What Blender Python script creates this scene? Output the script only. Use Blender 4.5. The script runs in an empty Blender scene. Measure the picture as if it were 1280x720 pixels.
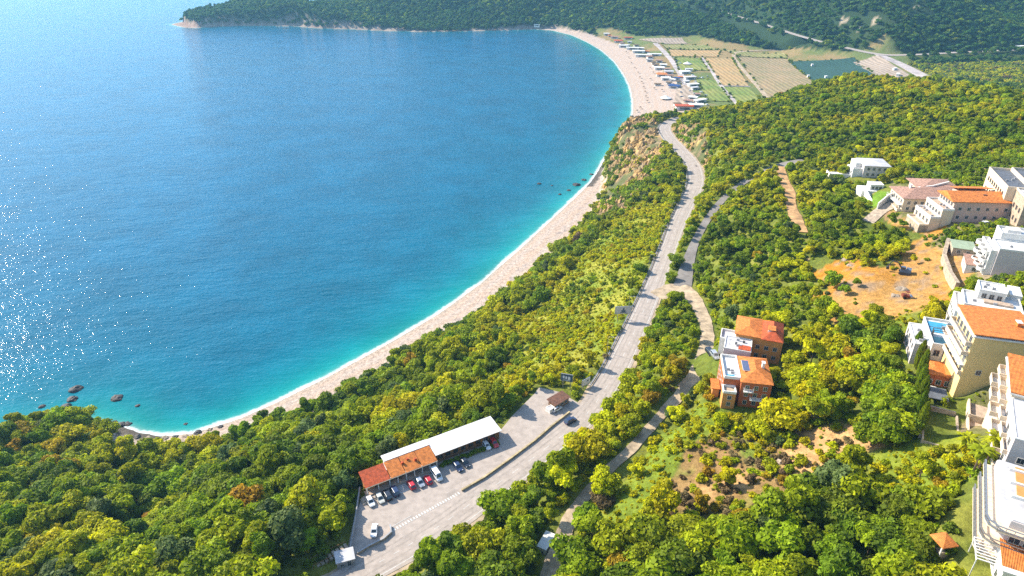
import bpy, math, random
import numpy as np
from mathutils import Vector, Matrix
R = math.radians
rnd = random.Random(7)
sc = bpy.context.scene
COL = sc.collection

# ------------------------------------------------------------------ camera
H, PITCH, F = 200.0, R(28), 853.0
SP, CP = math.sin(PITCH), math.cos(PITCH)
cd = bpy.data.cameras.new('camera'); cam = bpy.data.objects.new('camera', cd); COL.objects.link(cam)
cam.location = (0, 0, H); cam.rotation_euler = (R(90) - PITCH, 0, 0)
cd.sensor_width = 36; cd.lens = F / 1280 * 36; cd.clip_start = 1; cd.clip_end = 60000
sc.camera = cam

def P(px, py, z=0.0):
    u = (px - 640) / F; v = (py - 360) / F
    d = (H - z) / (SP + v * CP)
    return np.array([u * d, (CP - v * SP) * d])

def proj(x, y, z):
    dep = y * CP + (H - z) * SP
    up = y * SP - (H - z) * CP
    return 640 + F * x / dep, 360 - F * up / dep, dep

# ------------------------------------------------------------------ noise / geometry helpers (numpy)
def vnoise(x, y, seed=0):
    xi = np.floor(x); yi = np.floor(y); fx = x - xi; fy = y - yi
    fx = fx * fx * (3 - 2 * fx); fy = fy * fy * (3 - 2 * fy)
    def h(a, b):
        s = np.sin(a * 127.1 + b * 311.7 + seed * 74.7) * 43758.5453
        return s - np.floor(s)
    return (h(xi, yi) * (1 - fx) + h(xi + 1, yi) * fx) * (1 - fy) + (h(xi, yi + 1) * (1 - fx) + h(xi + 1, yi + 1) * fx) * fy

def fbm(x, y, seed=0, o=4):
    t = 0; a = .5
    for k in range(o):
        t = t + a * (vnoise(x, y, seed + k) - .5); x = x * 2.03; y = y * 2.03; a *= .5
    return t

def inpoly(x, y, poly):
    ins = np.zeros(x.shape, bool); n = len(poly)
    for i in range(n):
        x1, y1 = poly[i]; x2, y2 = poly[(i + 1) % n]
        if y1 == y2: continue
        c = ((y1 > y) != (y2 > y)) & (x < (x2 - x1) * (y - y1) / (y2 - y1) + x1)
        ins ^= c
    return ins

def dist_line(x, y, pts, vals=None):
    """distance to a polyline; vals: per vertex values interpolated at the nearest point"""
    best = np.full(x.shape, 1e9); bv = None if vals is None else [np.zeros(x.shape) for _ in range(len(vals))]
    for i in range(len(pts) - 1):
        ax, ay = pts[i]; bx, by = pts[i + 1]; dx, dy = bx - ax, by - ay
        L = dx * dx + dy * dy + 1e-9
        t = np.clip(((x - ax) * dx + (y - ay) * dy) / L, 0, 1)
        d = np.hypot(x - ax - t * dx, y - ay - t * dy)
        m = d < best; best = np.where(m, d, best)
        if vals is not None:
            for k, v in enumerate(vals): bv[k] = np.where(m, v[i] + t * (v[i + 1] - v[i]), bv[k])
    return best if vals is None else (best, bv)

def smooth(e0, e1, x):
    t = np.clip((x - e0) / (e1 - e0), 0, 1); return t * t * (3 - 2 * t)

# ------------------------------------------------------------------ coast (pixel, beach width)
coast_px = [(-300, 575, 4), (-200, 562, 4), (-80, 552, 4), (-20, 548, 4), (30, 540, 4), (60, 532, 4), (110, 526, 4), (150, 532, 6), (175, 541, 10), (200, 545, 16), (240, 542, 22), (300, 523, 26),
    (350, 501, 28), (400, 476, 28), (450, 449, 29), (500, 421, 30), (550, 391, 30), (600, 355, 30), (650, 311, 31), (690, 274, 30), (720, 246, 24), (738, 228, 14), (747, 215, 3),
    (755, 200, 3), (765, 187, 3), (775, 172, 3), (782, 160, 8), (789, 150, 40), (791, 140, 60), (791, 125, 62), (787, 108, 64), (779, 92, 60), (768, 77, 55), (752, 63, 46), (735, 53, 40), (715, 44, 34),
    (690, 38, 22), (665, 36.5, 6), (640, 37.5, 3), (600, 38.5, 3), (560, 39.5, 3), (520, 39.5, 3), (480, 38.5, 4), (440, 36.5, 5), (400, 35.5, 6), (370, 33, 7), (330, 32, 4), (300, 32, 4), (270, 33, 6), (245, 35, 12), (230, 34.5, 20), (213, 30.5, 22)]
COAST = [tuple(P(a, b, 0)) for a, b, w in coast_px]; CW = [w * (.82 if w > 12 and 200 < b else 1) for a, b, w in coast_px]
back = [(-770, 1725), (-690, 1800), (-600, 1850), (-450, 1880), (-330, 1900), (-180, 2050), (0, 2300), (200, 2700), (300, 3500), (300, 9000)]
front = [(-1400, -300), (-900, 60), (-600, 170), (-420, 210)]
COAST = front + COAST + back; CW = [4] * 4 + CW + [5] * len(back)
LAND = COAST + [(12000, 9000), (12000, -300)]

def coast_d(x, y):
    d, (w,) = dist_line(x, y, COAST, [CW])
    return np.where(inpoly(x, y, LAND), d, -d), w

# ------------------------------------------------------------------ roads (pixel, pixel, height, width)
def catmull(p, n=6):
    p = [np.array(q, float) for q in p]; p = [2 * p[0] - p[1]] + p + [2 * p[-1] - p[-2]]; out = []
    for i in range(1, len(p) - 2):
        for k in range(n):
            t = k / n
            out.append(.5 * (2 * p[i] + (p[i + 1] - p[i - 1]) * t + (2 * p[i - 1] - 5 * p[i] + 4 * p[i + 1] - p[i + 2]) * t * t + (3 * p[i] - p[i - 1] - 3 * p[i + 1] + p[i + 2]) * t ** 3))
    out.append(p[-2]); return np.array(out)

def pathpx(l): return catmull([(*P(a, b, z), z, w) for a, b, z, w in l])
ROADS = {}
ROADS['coast_road'] = pathpx([(395, 752, 58, 9), (455, 714, 58, 9), (510, 682, 58, 10), (560, 650, 58, 10.5), (620, 606, 58, 10), (680, 562, 58, 9.5), (732, 519, 58, 9), (765, 472, 58, 9), (785, 432, 57.5, 9), (803, 392, 57, 8.6),
    (820, 352, 56, 8.2), (836, 310, 54, 8.2), (847, 280, 52, 8.6), (861, 250, 49.5, 9.5), (870, 228, 47.5, 10.5), (866, 206, 46, 10.5), (850, 186, 45, 10), (836, 171, 44, 10), (831, 160, 43.5, 10), (838, 152, 43, 9), (850, 147, 42, 9)])
ROADS['side_road'] = pathpx([(853, 358, 57.7, 8), (861, 325, 60, 5.5), (870, 300, 62, 4), (885, 273, 64, 3.8), (906, 247, 67, 3.8), (936, 224, 71, 4), (975, 207, 75, 6), (1004, 200, 77, 5)])
ROADS['house_road'] = pathpx([(824, 371, 56.8, 11), (848, 362, 57.8, 12), (867, 374, 60.2, 7), (881, 400, 64, 5), (884, 422, 67, 5), (881, 445, 70, 5.5), (873, 470, 72, 7), (858, 486, 72, 6)])
ROADS['dirt_track'] = pathpx([(858, 486, 72, 4.5), (836, 508, 70.5, 3.4), (812, 535, 69.5, 3), (788, 562, 68.2, 3), (757, 590, 67, 3), (730, 622, 66, 3.2), (712, 650, 65.4, 4), (700, 680, 64.8, 4), (690, 705, 64, 4), (678, 745, 63, 4)])
ROADS['orange_track'] = pathpx([(975, 207, 75, 5.5), (979, 222, 76, 5), (987, 240, 77, 5.5), (989, 256, 78.3, 4.6), (995, 272, 79.8, 5.6), (1004, 290, 81, 4)])
ROADS['village_lane'] = pathpx([(1085, 277, 88, 5), (1103, 262, 91, 5), (1130, 251, 94, 5), (1165, 245, 98, 5)])
ROADS['hill_highway'] = pathpx([(845, -6, 58, 9), (870, 4, 50, 9), (900, 14, 41, 10), (950, 29, 33, 10), (1000, 45, 26, 11), (1050, 58, 20, 12), (1100, 68, 16, 14), (1140, 68.5, 16, 11), (1200, 65.5, 18, 11), (1280, 62, 20, 11), (1400, 58, 24, 11)])
ROADS['valley_road'] = pathpx([(1098, 68, 16, 14), (1125, 80, 12, 16), (1150, 93, 10, 18), (1180, 110, 10, 14)])
for n, l in {'beach_track': [(819, 54), (833, 68), (846, 85), (857, 105), (867, 124), (878, 138)], 'field_path': [(877, 72), (889, 88), (901, 107), (915, 123), (928, 138)],
             'plain_track': [(1010, 64), (960, 63), (925, 65), (917, 69), (922, 79), (940, 100), (953, 115), (962, 128)], 'cross_path': [(862, 107), (900, 107.5), (938, 108)]}.items():
    ROADS[n] = pathpx([(a, b, 4.5, {'beach_track': 9, 'field_path': 5, 'plain_track': 6, 'cross_path': 3}[n]) for a, b in l])

LOTZ = 58.0
LOT = [tuple(P(a, b, LOTZ)) for a, b in [(432, 697), (441, 655), (452, 622), (478, 606), (548, 566), (623, 541), (640, 520), (668, 492), (674, 484), (700, 490), (727, 506), (722, 522), (690, 548), (640, 588), (600, 617), (500, 684), (460, 706)]]

# ------------------------------------------------------------------ terrain height
ctrl = []
def c(px, py, z): x, y = P(px, py, z); ctrl.append((x, y, z))
for k, r in ROADS.items():
    step = 5
    for q in r[::step]: ctrl.append((q[0], q[1], q[2]))
for q in LOT[::3]: ctrl.append((q[0], q[1], 58))
for a in [(200, 800, 60), (640, 850, 66), (1000, 850, 86), (1280, 850, 100), (-100, 760, 48), (-200, 640, 30), (0, 640, 26), (0, 720, 42), (60, 600, 16), (215, 640, 22), (200, 680, 34), (120, 640, 34), (100, 700, 44), (170, 590, 14), (230, 570, 10), (240, 620, 34), (250, 700, 54), (330, 680, 56), (400, 650, 57), (420, 620, 57),
          (300, 570, 18), (360, 560, 28), (400, 600, 46), (430, 580, 48), (450, 550, 36), (500, 530, 40), (560, 510, 44), (590, 520, 52), (400, 520, 10), (480, 470, 10), (540, 440, 16), (560, 480, 32), (610, 480, 44), (650, 470, 47), (600, 420, 22),
          (650, 430, 38), (690, 440, 48), (730, 400, 47), (650, 370, 18), (700, 380, 36), (750, 350, 46), (690, 320, 14), (730, 320, 32), (780, 320, 48), (740, 280, 18), (770, 270, 32), (810, 270, 48), (760, 245, 20), (790, 230, 38), (820, 215, 45),
          (776, 190, 30), (785, 175, 38), (800, 163, 41), (780, 164, 36), (815, 190, 44), (835, 235, 47), (860, 162, 56), (880, 190, 60), (895, 160, 62), (900, 210, 60), (890, 240, 58), (920, 180, 68), (940, 150, 66), (870, 145, 50), (845, 142, 40),
          (960, 128, 62), (1000, 114, 72), (1050, 104, 80), (1100, 101, 86), (1160, 108, 90), (1220, 122, 94), (1290, 135, 98), (1400, 150, 108), (1000, 160, 78), (1150, 150, 92), (1280, 170, 100), (960, 180, 72), (1040, 200, 82), (1100, 180, 88), (1200, 190, 96),
          (1085, 235, 86), (1110, 225, 88), (1160, 270, 93), (1200, 285, 96), (1230, 270, 99), (1280, 260, 102), (1180, 245, 95), (1250, 290, 98), (1400, 300, 110), (1060, 260, 84), (1050, 300, 84), (1100, 300, 88), (1080, 350, 88), (1130, 340, 89), (1180, 340, 92), (1120, 390, 89), (1180, 380, 94), (1040, 350, 84), (1060, 400, 86), (1040, 450, 84),
          (940, 320, 70), (900, 360, 67), (960, 370, 76), (1000, 400, 81), (940, 270, 72), (920, 420, 76), (945, 500, 76), (980, 500, 80), (900, 500, 74), (1030, 500, 83), (1100, 480, 88), (1140, 480, 92), (1160, 560, 94), (1200, 500, 96), (1230, 520, 98), (1280, 480, 102), (1280, 570, 103), (1400, 500, 112), (1400, 700, 112),
          (1180, 620, 94), (1220, 660, 98), (1200, 720, 96), (1100, 620, 88), (1000, 600, 83), (1050, 700, 86), (900, 570, 76), (900, 700, 78), (800, 620, 71), (800, 700, 72), (740, 690, 67), (640, 650, 61), (560, 700, 60), (700, 590, 62), (760, 540, 64), (800, 480, 65), (820, 430, 63), (850, 440, 66), (840, 400, 61),
          # coastal plain and valley
          (820, 130, 3), (810, 80, 3), (800, 50, 4), (850, 48, 5), (900, 56, 6), (985, 66, 7), (985, 100, 7), (1060, 76, 8), (1050, 95, 8), (920, 130, 5), (1000, 110, 7), (940, 138, 7), (760, 44, 3), (720, 38, 4),
          (1200, 84, 12), (1280, 90, 20), (1200, 105, 22), (1280, 75, 14), (1180, 76, 12)]: c(*a)
# dark hills beyond the plain, and the headland
foot = [(640, 36, 2), (680, 33, 5), (720, 37, 5), (800, 45, 6), (870, 47, 7), (905, 53, 8), (985, 63, 9)]
for a in foot: c(*a)
for px, py, z in foot[1:]:
    x, y = P(px, py, z)
    for dd, zz in ((120, 36), (260, 78), (420, 126), (700, 200), (1100, 270)): ctrl.append((x + dd * .1, y + dd, z + zz))
for px, py in ((1050, 56), (1130, 68), (1280, 60), (1420, 56)):
    x, y = P(px, py, 20)
    for dd, zz in ((70, 30), (200, 72), (400, 140), (700, 220), (1100, 290)): ctrl.append((x + dd * .2, y + dd, 20 + zz))
for a in [(245, 16, 20), (270, 9, 28), (300, 5, 35), (340, 2.5, 39), (375, 5, 36), (405, 7.5, 33), (430, 4, 40)]: c(*a)
ctrl += [(-330, 1760, 60), (-200, 1780, 90), (-60, 1760, 95), (100, 1750, 100), (-250, 1850, 75), (-60, 1900, 120), (150, 2050, 150), (-560, 1790, 28), (-420, 1800, 30), (-700, 1740, 14), (-250, 1690, 36), (-100, 1680, 42), (20, 1640, 40), (-180, 2000, 40), (300, 2600, 200), (-350, 1690, 30)]
ctrl += [(500, 5000, 420), (3000, 5000, 500), (6000, 5000, 500), (6000, 1000, 400), (2000, 800, 260), (1200, 700, 120), (900, 300, 200), (500, -100, 150), (0, -100, 90), (-300, -100, 40), (900, 3000, 330), (2500, 2500, 380),
         (330, 760, 10), (430, 780, 12), (250, 760, 8), (560, 700, 34), (200, 700, 14), (170, 720, 6)]
ctrl = np.array(ctrl)
# drop near duplicates
keep = []
for i, q in enumerate(ctrl):
    if all(math.hypot(q[0] - ctrl[j][0], q[1] - ctrl[j][1]) > .018 * (abs(q[1]) + 100) for j in keep): keep.append(i)
ctrl = ctrl[keep]

def warp(x, y):
    s = np.maximum(y + 150., 40.); return x / s * 1.3, np.log(s)
cu, cv = warp(ctrl[:, 0], ctrl[:, 1]); EPS = .03
def phi(r2): return np.sqrt(r2 + EPS * EPS)
A = phi((cu[:, None] - cu[None]) ** 2 + (cv[:, None] - cv[None]) ** 2)
WT = np.linalg.solve(A + np.eye(len(cu)) * -.004, ctrl[:, 2] - 40)

def rbf(x, y):
    u, v = warp(x, y); z = np.full(x.shape, 40.)
    for k in range(len(cu)): z += WT[k] * phi((u - cu[k]) ** 2 + (v - cv[k]) ** 2)
    return z

BANKS = []   # (x, y, radius, height) pads under buildings, filled below before the mesh is made
RD = {k: (r[:, :2], r[:, 2], r[:, 3]) for k, r in ROADS.items()}

def height(x, y, roads=True):
    x = np.asarray(x, float); y = np.asarray(y, float)
    d, w = coast_d(x, y)
    z = rbf(x, y)
    far = smooth(900, 1400, y)
    z = z + fbm(x / 38, y / 38, 3) * np.where(x < -15, 11, 6) * (1 - far) * smooth(10, 60, d) * smooth(2, 14, z) + fbm(x / 150, y / 150, 9, 5) * 46 * far * smooth(6, 50, z)
    cliff = np.exp(-(((x - 95) / 45) ** 2 + ((y - 640) / 75) ** 2)) 
    z = z + cliff * smooth(3, 22, d) * (np.abs(fbm(x / 15, y / 15, 21, 5)) * -34 + 6)
    z = z + cliff * smooth(4, 14, z) * 1.5 * np.sin(z * 1.5 + 9 * fbm(x / 20, y / 20, 27, 3))
    slope = .75 + 1.9 * cliff + 1.0 * far
    prof = .05 * np.minimum(d, w) + slope * np.maximum(d - w, 0)
    zl = np.minimum(z, prof); zl = np.maximum(zl, .05 * np.minimum(d, w) + .02)
    z = np.where(d > 0, zl, np.maximum(.09 * d, -30))
    if roads:
        for k, (p, zz, ww) in RD.items():
            lo = p.min(0) - 40; hi = p.max(0) + 40
            m = (x > lo[0]) & (x < hi[0]) & (y > lo[1]) & (y < hi[1])
            if not m.any(): continue
            dd, (rz, rw) = dist_line(x[m], y[m], p[::2] if len(p) > 60 else p, [zz[::2], ww[::2]] if len(p) > 60 else [zz, ww])
            t = smooth(0, 1, (dd - rw / 2 - 1.2) / (9.0 if k != 'hill_highway' else 25))
            z[m] = (rz - .3) * (1 - t) + z[m] * t
        for k, (p, zz, ww) in RD.items():
            lo = p.min(0) - 10; hi = p.max(0) + 10
            m = (x > lo[0]) & (x < hi[0]) & (y > lo[1]) & (y < hi[1])
            if not m.any(): continue
            dd, (rz, rw) = dist_line(x[m], y[m], p, [zz, ww]); zm = z[m]; z[m] = np.where(dd < rw / 2 + .6, np.minimum(zm, rz - .3), zm)
        m = (x > -60) & (x < 60) & (y > 90) & (y < 220)
        if m.any():
            dd = dist_line(x[m], y[m], LOT + LOT[:1]); dd = np.where(inpoly(x[m], y[m], LOT), 0, dd)
            t = smooth(1.5, 8, dd); z[m] = (LOTZ - .3) * (1 - t) + z[m] * t
    for bx, by, br, bz in BANKS:
        dd = np.hypot(x - bx, y - by); t = smooth(br, br * 1.7 + 2, dd); z = bz * (1 - t) + z * t
    return z

def hit(px, py):
    """walk the sight line to the ground; returns a world point"""
    u = (px - 640) / F; v = (py - 360) / F
    t = np.exp(np.linspace(math.log(90), math.log(3500), 700))
    for _ in range(2):
        x = u * t; y = (CP - v * SP) * t; z = H - (SP + v * CP) * t
        g = np.maximum(height(x, y), 0)
        i = int(np.argmax(z < g)); i = max(i, 1)
        t = np.linspace(t[i - 1], t[i], 40)
    return Vector((x[i], y[i], g[i]))

def ground(x, y): return float(height(np.array([x]), np.array([y]))[0])

# ------------------------------------------------------------------ materials
def mat(name, col, rough=.8, var=.12, scale=.6, bump=0., bscale=4., metal=0., spec=.3, coat=0., col2=None, emit=0):
    m = bpy.data.materials.new(name); m.use_nodes = True; nt = m.node_tree; b = nt.nodes['Principled BSDF']
    b.inputs['Roughness'].default_value = rough; b.inputs['Metallic'].default_value = metal; b.inputs['Specular IOR Level'].default_value = spec
    if coat: b.inputs['Coat Weight'].default_value = coat; b.inputs['Coat Roughness'].default_value = .05
    tc = nt.nodes.new('ShaderNodeTexCoord')
    n = nt.nodes.new('ShaderNodeTexNoise'); n.inputs['Scale'].default_value = scale; n.inputs['Detail'].default_value = 5; n.inputs['Roughness'].default_value = .65
    nt.links.new(tc.outputs['Object'], n.inputs['Vector'])
    mx = nt.nodes.new('ShaderNodeMix'); mx.data_type = 'RGBA'
    c2 = col2 or tuple(v * (1 - 2.2 * var) for v in col)
    mx.inputs[6].default_value = (*[min(1, v * (1 + .6 * var)) for v in col], 1) if not col2 else (*col, 1); mx.inputs[7].default_value = (*c2, 1)
    rr = nt.nodes.new('ShaderNodeMapRange'); rr.inputs[1].default_value = .35; rr.inputs[2].default_value = .68
    nt.links.new(n.outputs[0], rr.inputs[0]); nt.links.new(rr.outputs[0], mx.inputs[0]); nt.links.new(mx.outputs[2], b.inputs['Base Color'])
    if bump:
        n2 = nt.nodes.new('ShaderNodeTexNoise'); n2.inputs['Scale'].default_value = bscale; n2.inputs['Detail'].default_value = 4
        nt.links.new(tc.outputs['Object'], n2.inputs['Vector'])
        bp = nt.nodes.new('ShaderNodeBump'); bp.inputs['Distance'].default_value = bump; nt.links.new(n2.outputs[0], bp.inputs['Height']); nt.links.new(bp.outputs[0], b.inputs['Normal'])
    return m

def tile_mat(name, col):
    m = mat(name, col, .75, .22, 1.2); nt = m.node_tree; b = nt.nodes['Principled BSDF']
    tc = nt.nodes['Texture Coordinate']; w = nt.nodes.new('ShaderNodeTexWave'); w.inputs['Scale'].default_value = 1.3; w.inputs['Distortion'].default_value = .4
    nt.links.new(tc.outputs['Object'], w.inputs['Vector'])
    bp = nt.nodes.new('ShaderNodeBump'); bp.inputs['Distance'].default_value = .08; nt.links.new(w.outputs[0], bp.inputs['Height']); nt.links.new(bp.outputs[0], b.inputs['Normal'])
    return m

M = {}
M['white'] = mat('white_plaster', (.72, .69, .64), .85, .05, .5)
M['cream'] = mat('cream_plaster', (.70, .56, .40), .85, .06, .4)
M['yellow'] = mat('yellow_plaster', (.78, .56, .24), .85, .05, .3)
M['pink'] = mat('pink_plaster', (.64, .44, .35), .85, .06, .4)
M['mauve'] = mat('pale_grey_plaster', (.58, .51, .48), .85, .04, .2)
M['grey'] = mat('grey_concrete', (.36, .35, .35), .85, .1, .6)
M['pgrey'] = mat('pale_roof_membrane', (.52, .50, .50), .8, .12, .4)
M['dgrey'] = mat('dark_roofing', (.12, .13, .15), .8, .15, .6)
M['red_wall'] = mat('terracotta_plaster', (.46, .13, .045), .85, .08, .4)
M['ochre_wall'] = mat('orange_plaster', (.60, .27, .08), .85, .08, .4)
M['orange_tile'] = tile_mat('orange_roof_tiles', (.70, .22, .045))
M['red_tile'] = tile_mat('red_roof_tiles', (.56, .10, .03))
M['pink_tile'] = tile_mat('faded_pink_roof_tiles', (.44, .25, .18))
M['brown_tile'] = tile_mat('brown_roof_tiles', (.22, .10, .06))
M['wood'] = mat('weathered_wood', (.26, .13, .06), .8, .25, 2)
M['stone'] = mat('pale_stone', (.46, .36, .26), .9, .22, .8, .05, 2)
M['paving'] = mat('terrace_paving', (.50, .37, .27), .85, .15, .8)
M['glass'] = mat('window_glass', (.035, .05, .065), .08, .05, 1, spec=.8)
M['frame'] = mat('window_frame', (.60, .56, .50), .5, .05, 1)
M['bframe'] = mat('brown_window_frame', (.20, .10, .05), .5, .05, 1)
M['rail'] = mat('balcony_rail', (.62, .60, .56), .5, .05, 2)
M['metal'] = mat('galvanised_metal', (.42, .42, .42), .45, .1, 2, metal=.7)
M['dmetal'] = mat('dark_metal', (.06, .06, .065), .5, .1, 2, metal=.5)
M['asphalt'] = mat('sun_bleached_asphalt', (.40, .335, .285), .92, .10, .45, .02, 3)
M['asphalt2'] = mat('grey_lane_asphalt', (.25, .22, .195), .92, .18, .15, .02, 3)
M['concrete'] = mat('pale_concrete_yard', (.46, .39, .36), .9, .2, .06)
M['track'] = mat('dusty_track', (.46, .35, .23), .95, .25, .3, .06, 1.5)
M['otrack'] = mat('orange_earth_track', (.52, .30, .13), .95, .3, .25, .15, .8)
M['paint'] = mat('road_paint', (.58, .56, .52), .7, .15, 1)
M['tyre'] = mat('tyre_rubber', (.02, .02, .02), .85, .1, 2)
M['rim'] = mat('wheel_rim', (.45, .45, .46), .35, .05, 2, metal=.8)
M['lamp'] = mat('headlight_lens', (.7, .7, .68), .1, .05, 2, spec=.8)
M['tail'] = mat('taillight_lens', (.35, .01, .01), .15, .05, 2)
M['autoglass'] = mat('tinted_glass', (.02, .03, .04), .05, .05, 1, spec=.9)
M['tin'] = mat('pale_roof_sheets', (.66, .63, .60), .7, .06, .8)
M['pool'] = mat('pool_water', (.05, .30, .48), .05, .1, 1, .03, 3, spec=.6)
M['pooldark'] = mat('dark_pool_cover', (.03, .09, .13), .25, .2, 1)
M['tarp'] = mat('blue_canvas', (.03, .07, .20), .7, .1, .5)
M['redcloth'] = mat('red_canvas', (.55, .03, .03), .7, .1, .5)
M['thatch'] = mat('thatch', (.20, .13, .07), .95, .3, 2)
M['rock'] = mat('wet_sea_rock', (.07, .06, .055), .7, .3, .5, .3, .8)
M['prock'] = mat('pale_boulder', (.36, .28, .20), .9, .25, .6, .3, .8)
M['bark'] = mat('bark', (.13, .09, .06), .9, .25, 2)
M['solar'] = mat('solar_glass', (.10, .12, .20), .15, .1, .6, spec=.7)
M['shedgreen'] = mat('green_tin_roof', (.30, .36, .24), .6, .1, .6)
M['yellowpaint'] = mat('yellow_kerb_paint', (.46, .36, .20), .8, .2, .6)
M['excav'] = mat('machine_blue_grey', (.10, .14, .20), .5, .1, 1)
M['machine'] = mat('machine_rust_red', (.22, .06, .03), .6, .2, 1)
for k, cc in {'red': (.50, .02, .025), 'silver': (.48, .49, .50), 'carwhite': (.75, .75, .74), 'black': (.02, .022, .03), 'navy': (.02, .035, .09), 'creamcar': (.55, .53, .45), 'blue': (.03, .10, .30)}.items():
    M[k] = mat(k + '_car_paint', cc, .3, .03, 1, coat=.8, spec=.5, metal=.5 if k == 'silver' else 0)

def leaf_mat(name, col, yel):
    m = bpy.data.materials.new(name); m.use_nodes = True; nt = m.node_tree; b = nt.nodes['Principled BSDF']
    b.inputs['Roughness'].default_value = .65; b.inputs['Specular IOR Level'].default_value = .2
    oi = nt.nodes.new('ShaderNodeObjectInfo'); at = nt.nodes.new('ShaderNodeAttribute'); at.attribute_name = 'tone'
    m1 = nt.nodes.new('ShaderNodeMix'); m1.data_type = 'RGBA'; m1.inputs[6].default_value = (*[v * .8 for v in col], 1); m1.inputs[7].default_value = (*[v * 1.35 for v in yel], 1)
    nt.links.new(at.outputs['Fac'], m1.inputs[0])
    hs = nt.nodes.new('ShaderNodeHueSaturation'); hs.inputs['Saturation'].default_value = 1.05
    r1 = nt.nodes.new('ShaderNodeMapRange'); r1.inputs[3].default_value = .485; r1.inputs[4].default_value = .52; nt.links.new(oi.outputs['Random'], r1.inputs[0]); nt.links.new(r1.outputs[0], hs.inputs['Hue'])
    mu = nt.nodes.new('ShaderNodeMath'); mu.operation = 'MULTIPLY'; mu.inputs[1].default_value = 7.31; nt.links.new(oi.outputs['Random'], mu.inputs[0])
    fr = nt.nodes.new('ShaderNodeMath'); fr.operation = 'FRACT'; nt.links.new(mu.outputs[0], fr.inputs[0])
    r2 = nt.nodes.new('ShaderNodeMapRange'); r2.inputs[3].default_value = .82; r2.inputs[4].default_value = 1.18; nt.links.new(fr.outputs[0], r2.inputs[0]); nt.links.new(r2.outputs[0], hs.inputs['Value'])
    nt.links.new(m1.outputs[2], hs.inputs['Color']); nt.links.new(hs.outputs[0], b.inputs['Base Color'])
    tr = nt.nodes.new('ShaderNodeBsdfTranslucent'); nt.links.new(hs.outputs[0], tr.inputs['Color'])
    ms = nt.nodes.new('ShaderNodeMixShader'); ms.inputs[0].default_value = .42
    nt.links.new(b.outputs[0], ms.inputs[1]); nt.links.new(tr.outputs[0], ms.inputs[2]); nt.links.new(ms.outputs[0], nt.nodes['Material Output'].inputs['Surface'])
    return m
LEAF = {  # name: (material, label words)
    'dark': (leaf_mat('dark_green_leaves', (.10, .140, .014), (.17, .225, .016)), 'dark green'),
    'mid': (leaf_mat('mid_green_leaves', (.155, .215, .015), (.26, .32, .018)), 'mid green'),
    'olive': (leaf_mat('olive_leaves', (.22, .25, .015), (.36, .38, .02)), 'olive green'),
    'yellow': (leaf_mat('yellow_green_leaves', (.33, .32, .015), (.50, .46, .022)), 'yellow-green'),
    'orange': (leaf_mat('autumn_leaves', (.28, .19, .02), (.42, .28, .03)), 'orange-brown'),
    'grey': (leaf_mat('grey_green_leaves', (.08, .115, .03), (.15, .19, .055)), 'grey-green'),
    'brown': (leaf_mat('dry_twigs', (.14, .10, .045), (.24, .17, .08)), 'dry brown'),
    'far': (leaf_mat('pine_green_leaves', (.050, .105, .018), (.095, .17, .022)), 'deep green'),
}

# ------------------------------------------------------------------ mesh helpers
def tag(o, label=None, cat=None, group=None, kind=None):
    if label: o['label'] = label
    if cat: o['category'] = cat
    if group: o['group'] = group
    if kind: o['kind'] = kind
    return o

class MB:
    def __init__(s): s.v = []; s.f = []
    def add(s, vs, fs):
        n = len(s.v); s.v += [tuple(v) for v in vs]; s.f += [tuple(i + n for i in f) for f in fs]
    def box(s, x0, x1, y0, y1, z0, z1):
        s.add([(x0, y0, z0), (x1, y0, z0), (x1, y1, z0), (x0, y1, z0), (x0, y0, z1), (x1, y0, z1), (x1, y1, z1), (x0, y1, z1)],
              [(0, 3, 2, 1), (4, 5, 6, 7), (0, 1, 5, 4), (1, 2, 6, 5), (2, 3, 7, 6), (3, 0, 4, 7)])
        return s
    def prism(s, poly, z0, z1):
        n = len(poly)
        a = sum(poly[i][0] * poly[(i + 1) % n][1] - poly[(i + 1) % n][0] * poly[i][1] for i in range(n))
        if a < 0: poly = poly[::-1]
        s.add([(p[0], p[1], z0) for p in poly] + [(p[0], p[1], z1) for p in poly], [tuple(range(n))[::-1], tuple(range(n, 2 * n))] + [(i, (i + 1) % n, n + (i + 1) % n, n + i) for i in range(n)])
        return s
    def loft(s, rings, cap=True):
        n = len(rings[0]); b = len(s.v)
        for r in rings: s.v += [tuple(p) for p in r]
        for k in range(len(rings) - 1):
            for i in range(n): s.f.append((b + k * n + i, b + k * n + (i + 1) % n, b + (k + 1) * n + (i + 1) % n, b + (k + 1) * n + i))
        if cap: s.f.append(tuple(b + i for i in range(n))[::-1]); s.f.append(tuple(b + (len(rings) - 1) * n + i for i in range(n)))
        return s
    def tube(s, pts, r0, r1=None, n=6):
        r1 = r0 if r1 is None else r1; rings = []; N = len(pts)
        for i, p in enumerate(pts):
            p = Vector(p); a = Vector(pts[max(i - 1, 0)]); b = Vector(pts[min(i + 1, N - 1)]); d = (b - a).normalized()
            q = d.to_track_quat('Z', 'Y'); r = r0 + (r1 - r0) * i / max(N - 1, 1)
            rings.append([p + q @ Vector((math.cos(t) * r, math.sin(t) * r, 0)) for t in [2 * math.pi * k / n for k in range(n)]])
        return s.loft(rings)
    def mesh(s, name, m, smooth_=False):
        me = bpy.data.meshes.new(name); me.from_pydata(s.v, [], s.f); me.materials.append(M[m] if isinstance(m, str) else m)
        if smooth_: me.polygons.foreach_set('use_smooth', [True] * len(me.polygons))
        me.update(); return me
    def build(s, name, m, parent=None, loc=None, smooth_=False):
        o = bpy.data.objects.new(name, s.mesh(name, m, smooth_)); COL.objects.link(o)
        if parent: o.parent = parent
        if loc is not None: o.location = loc
        return o

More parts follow.
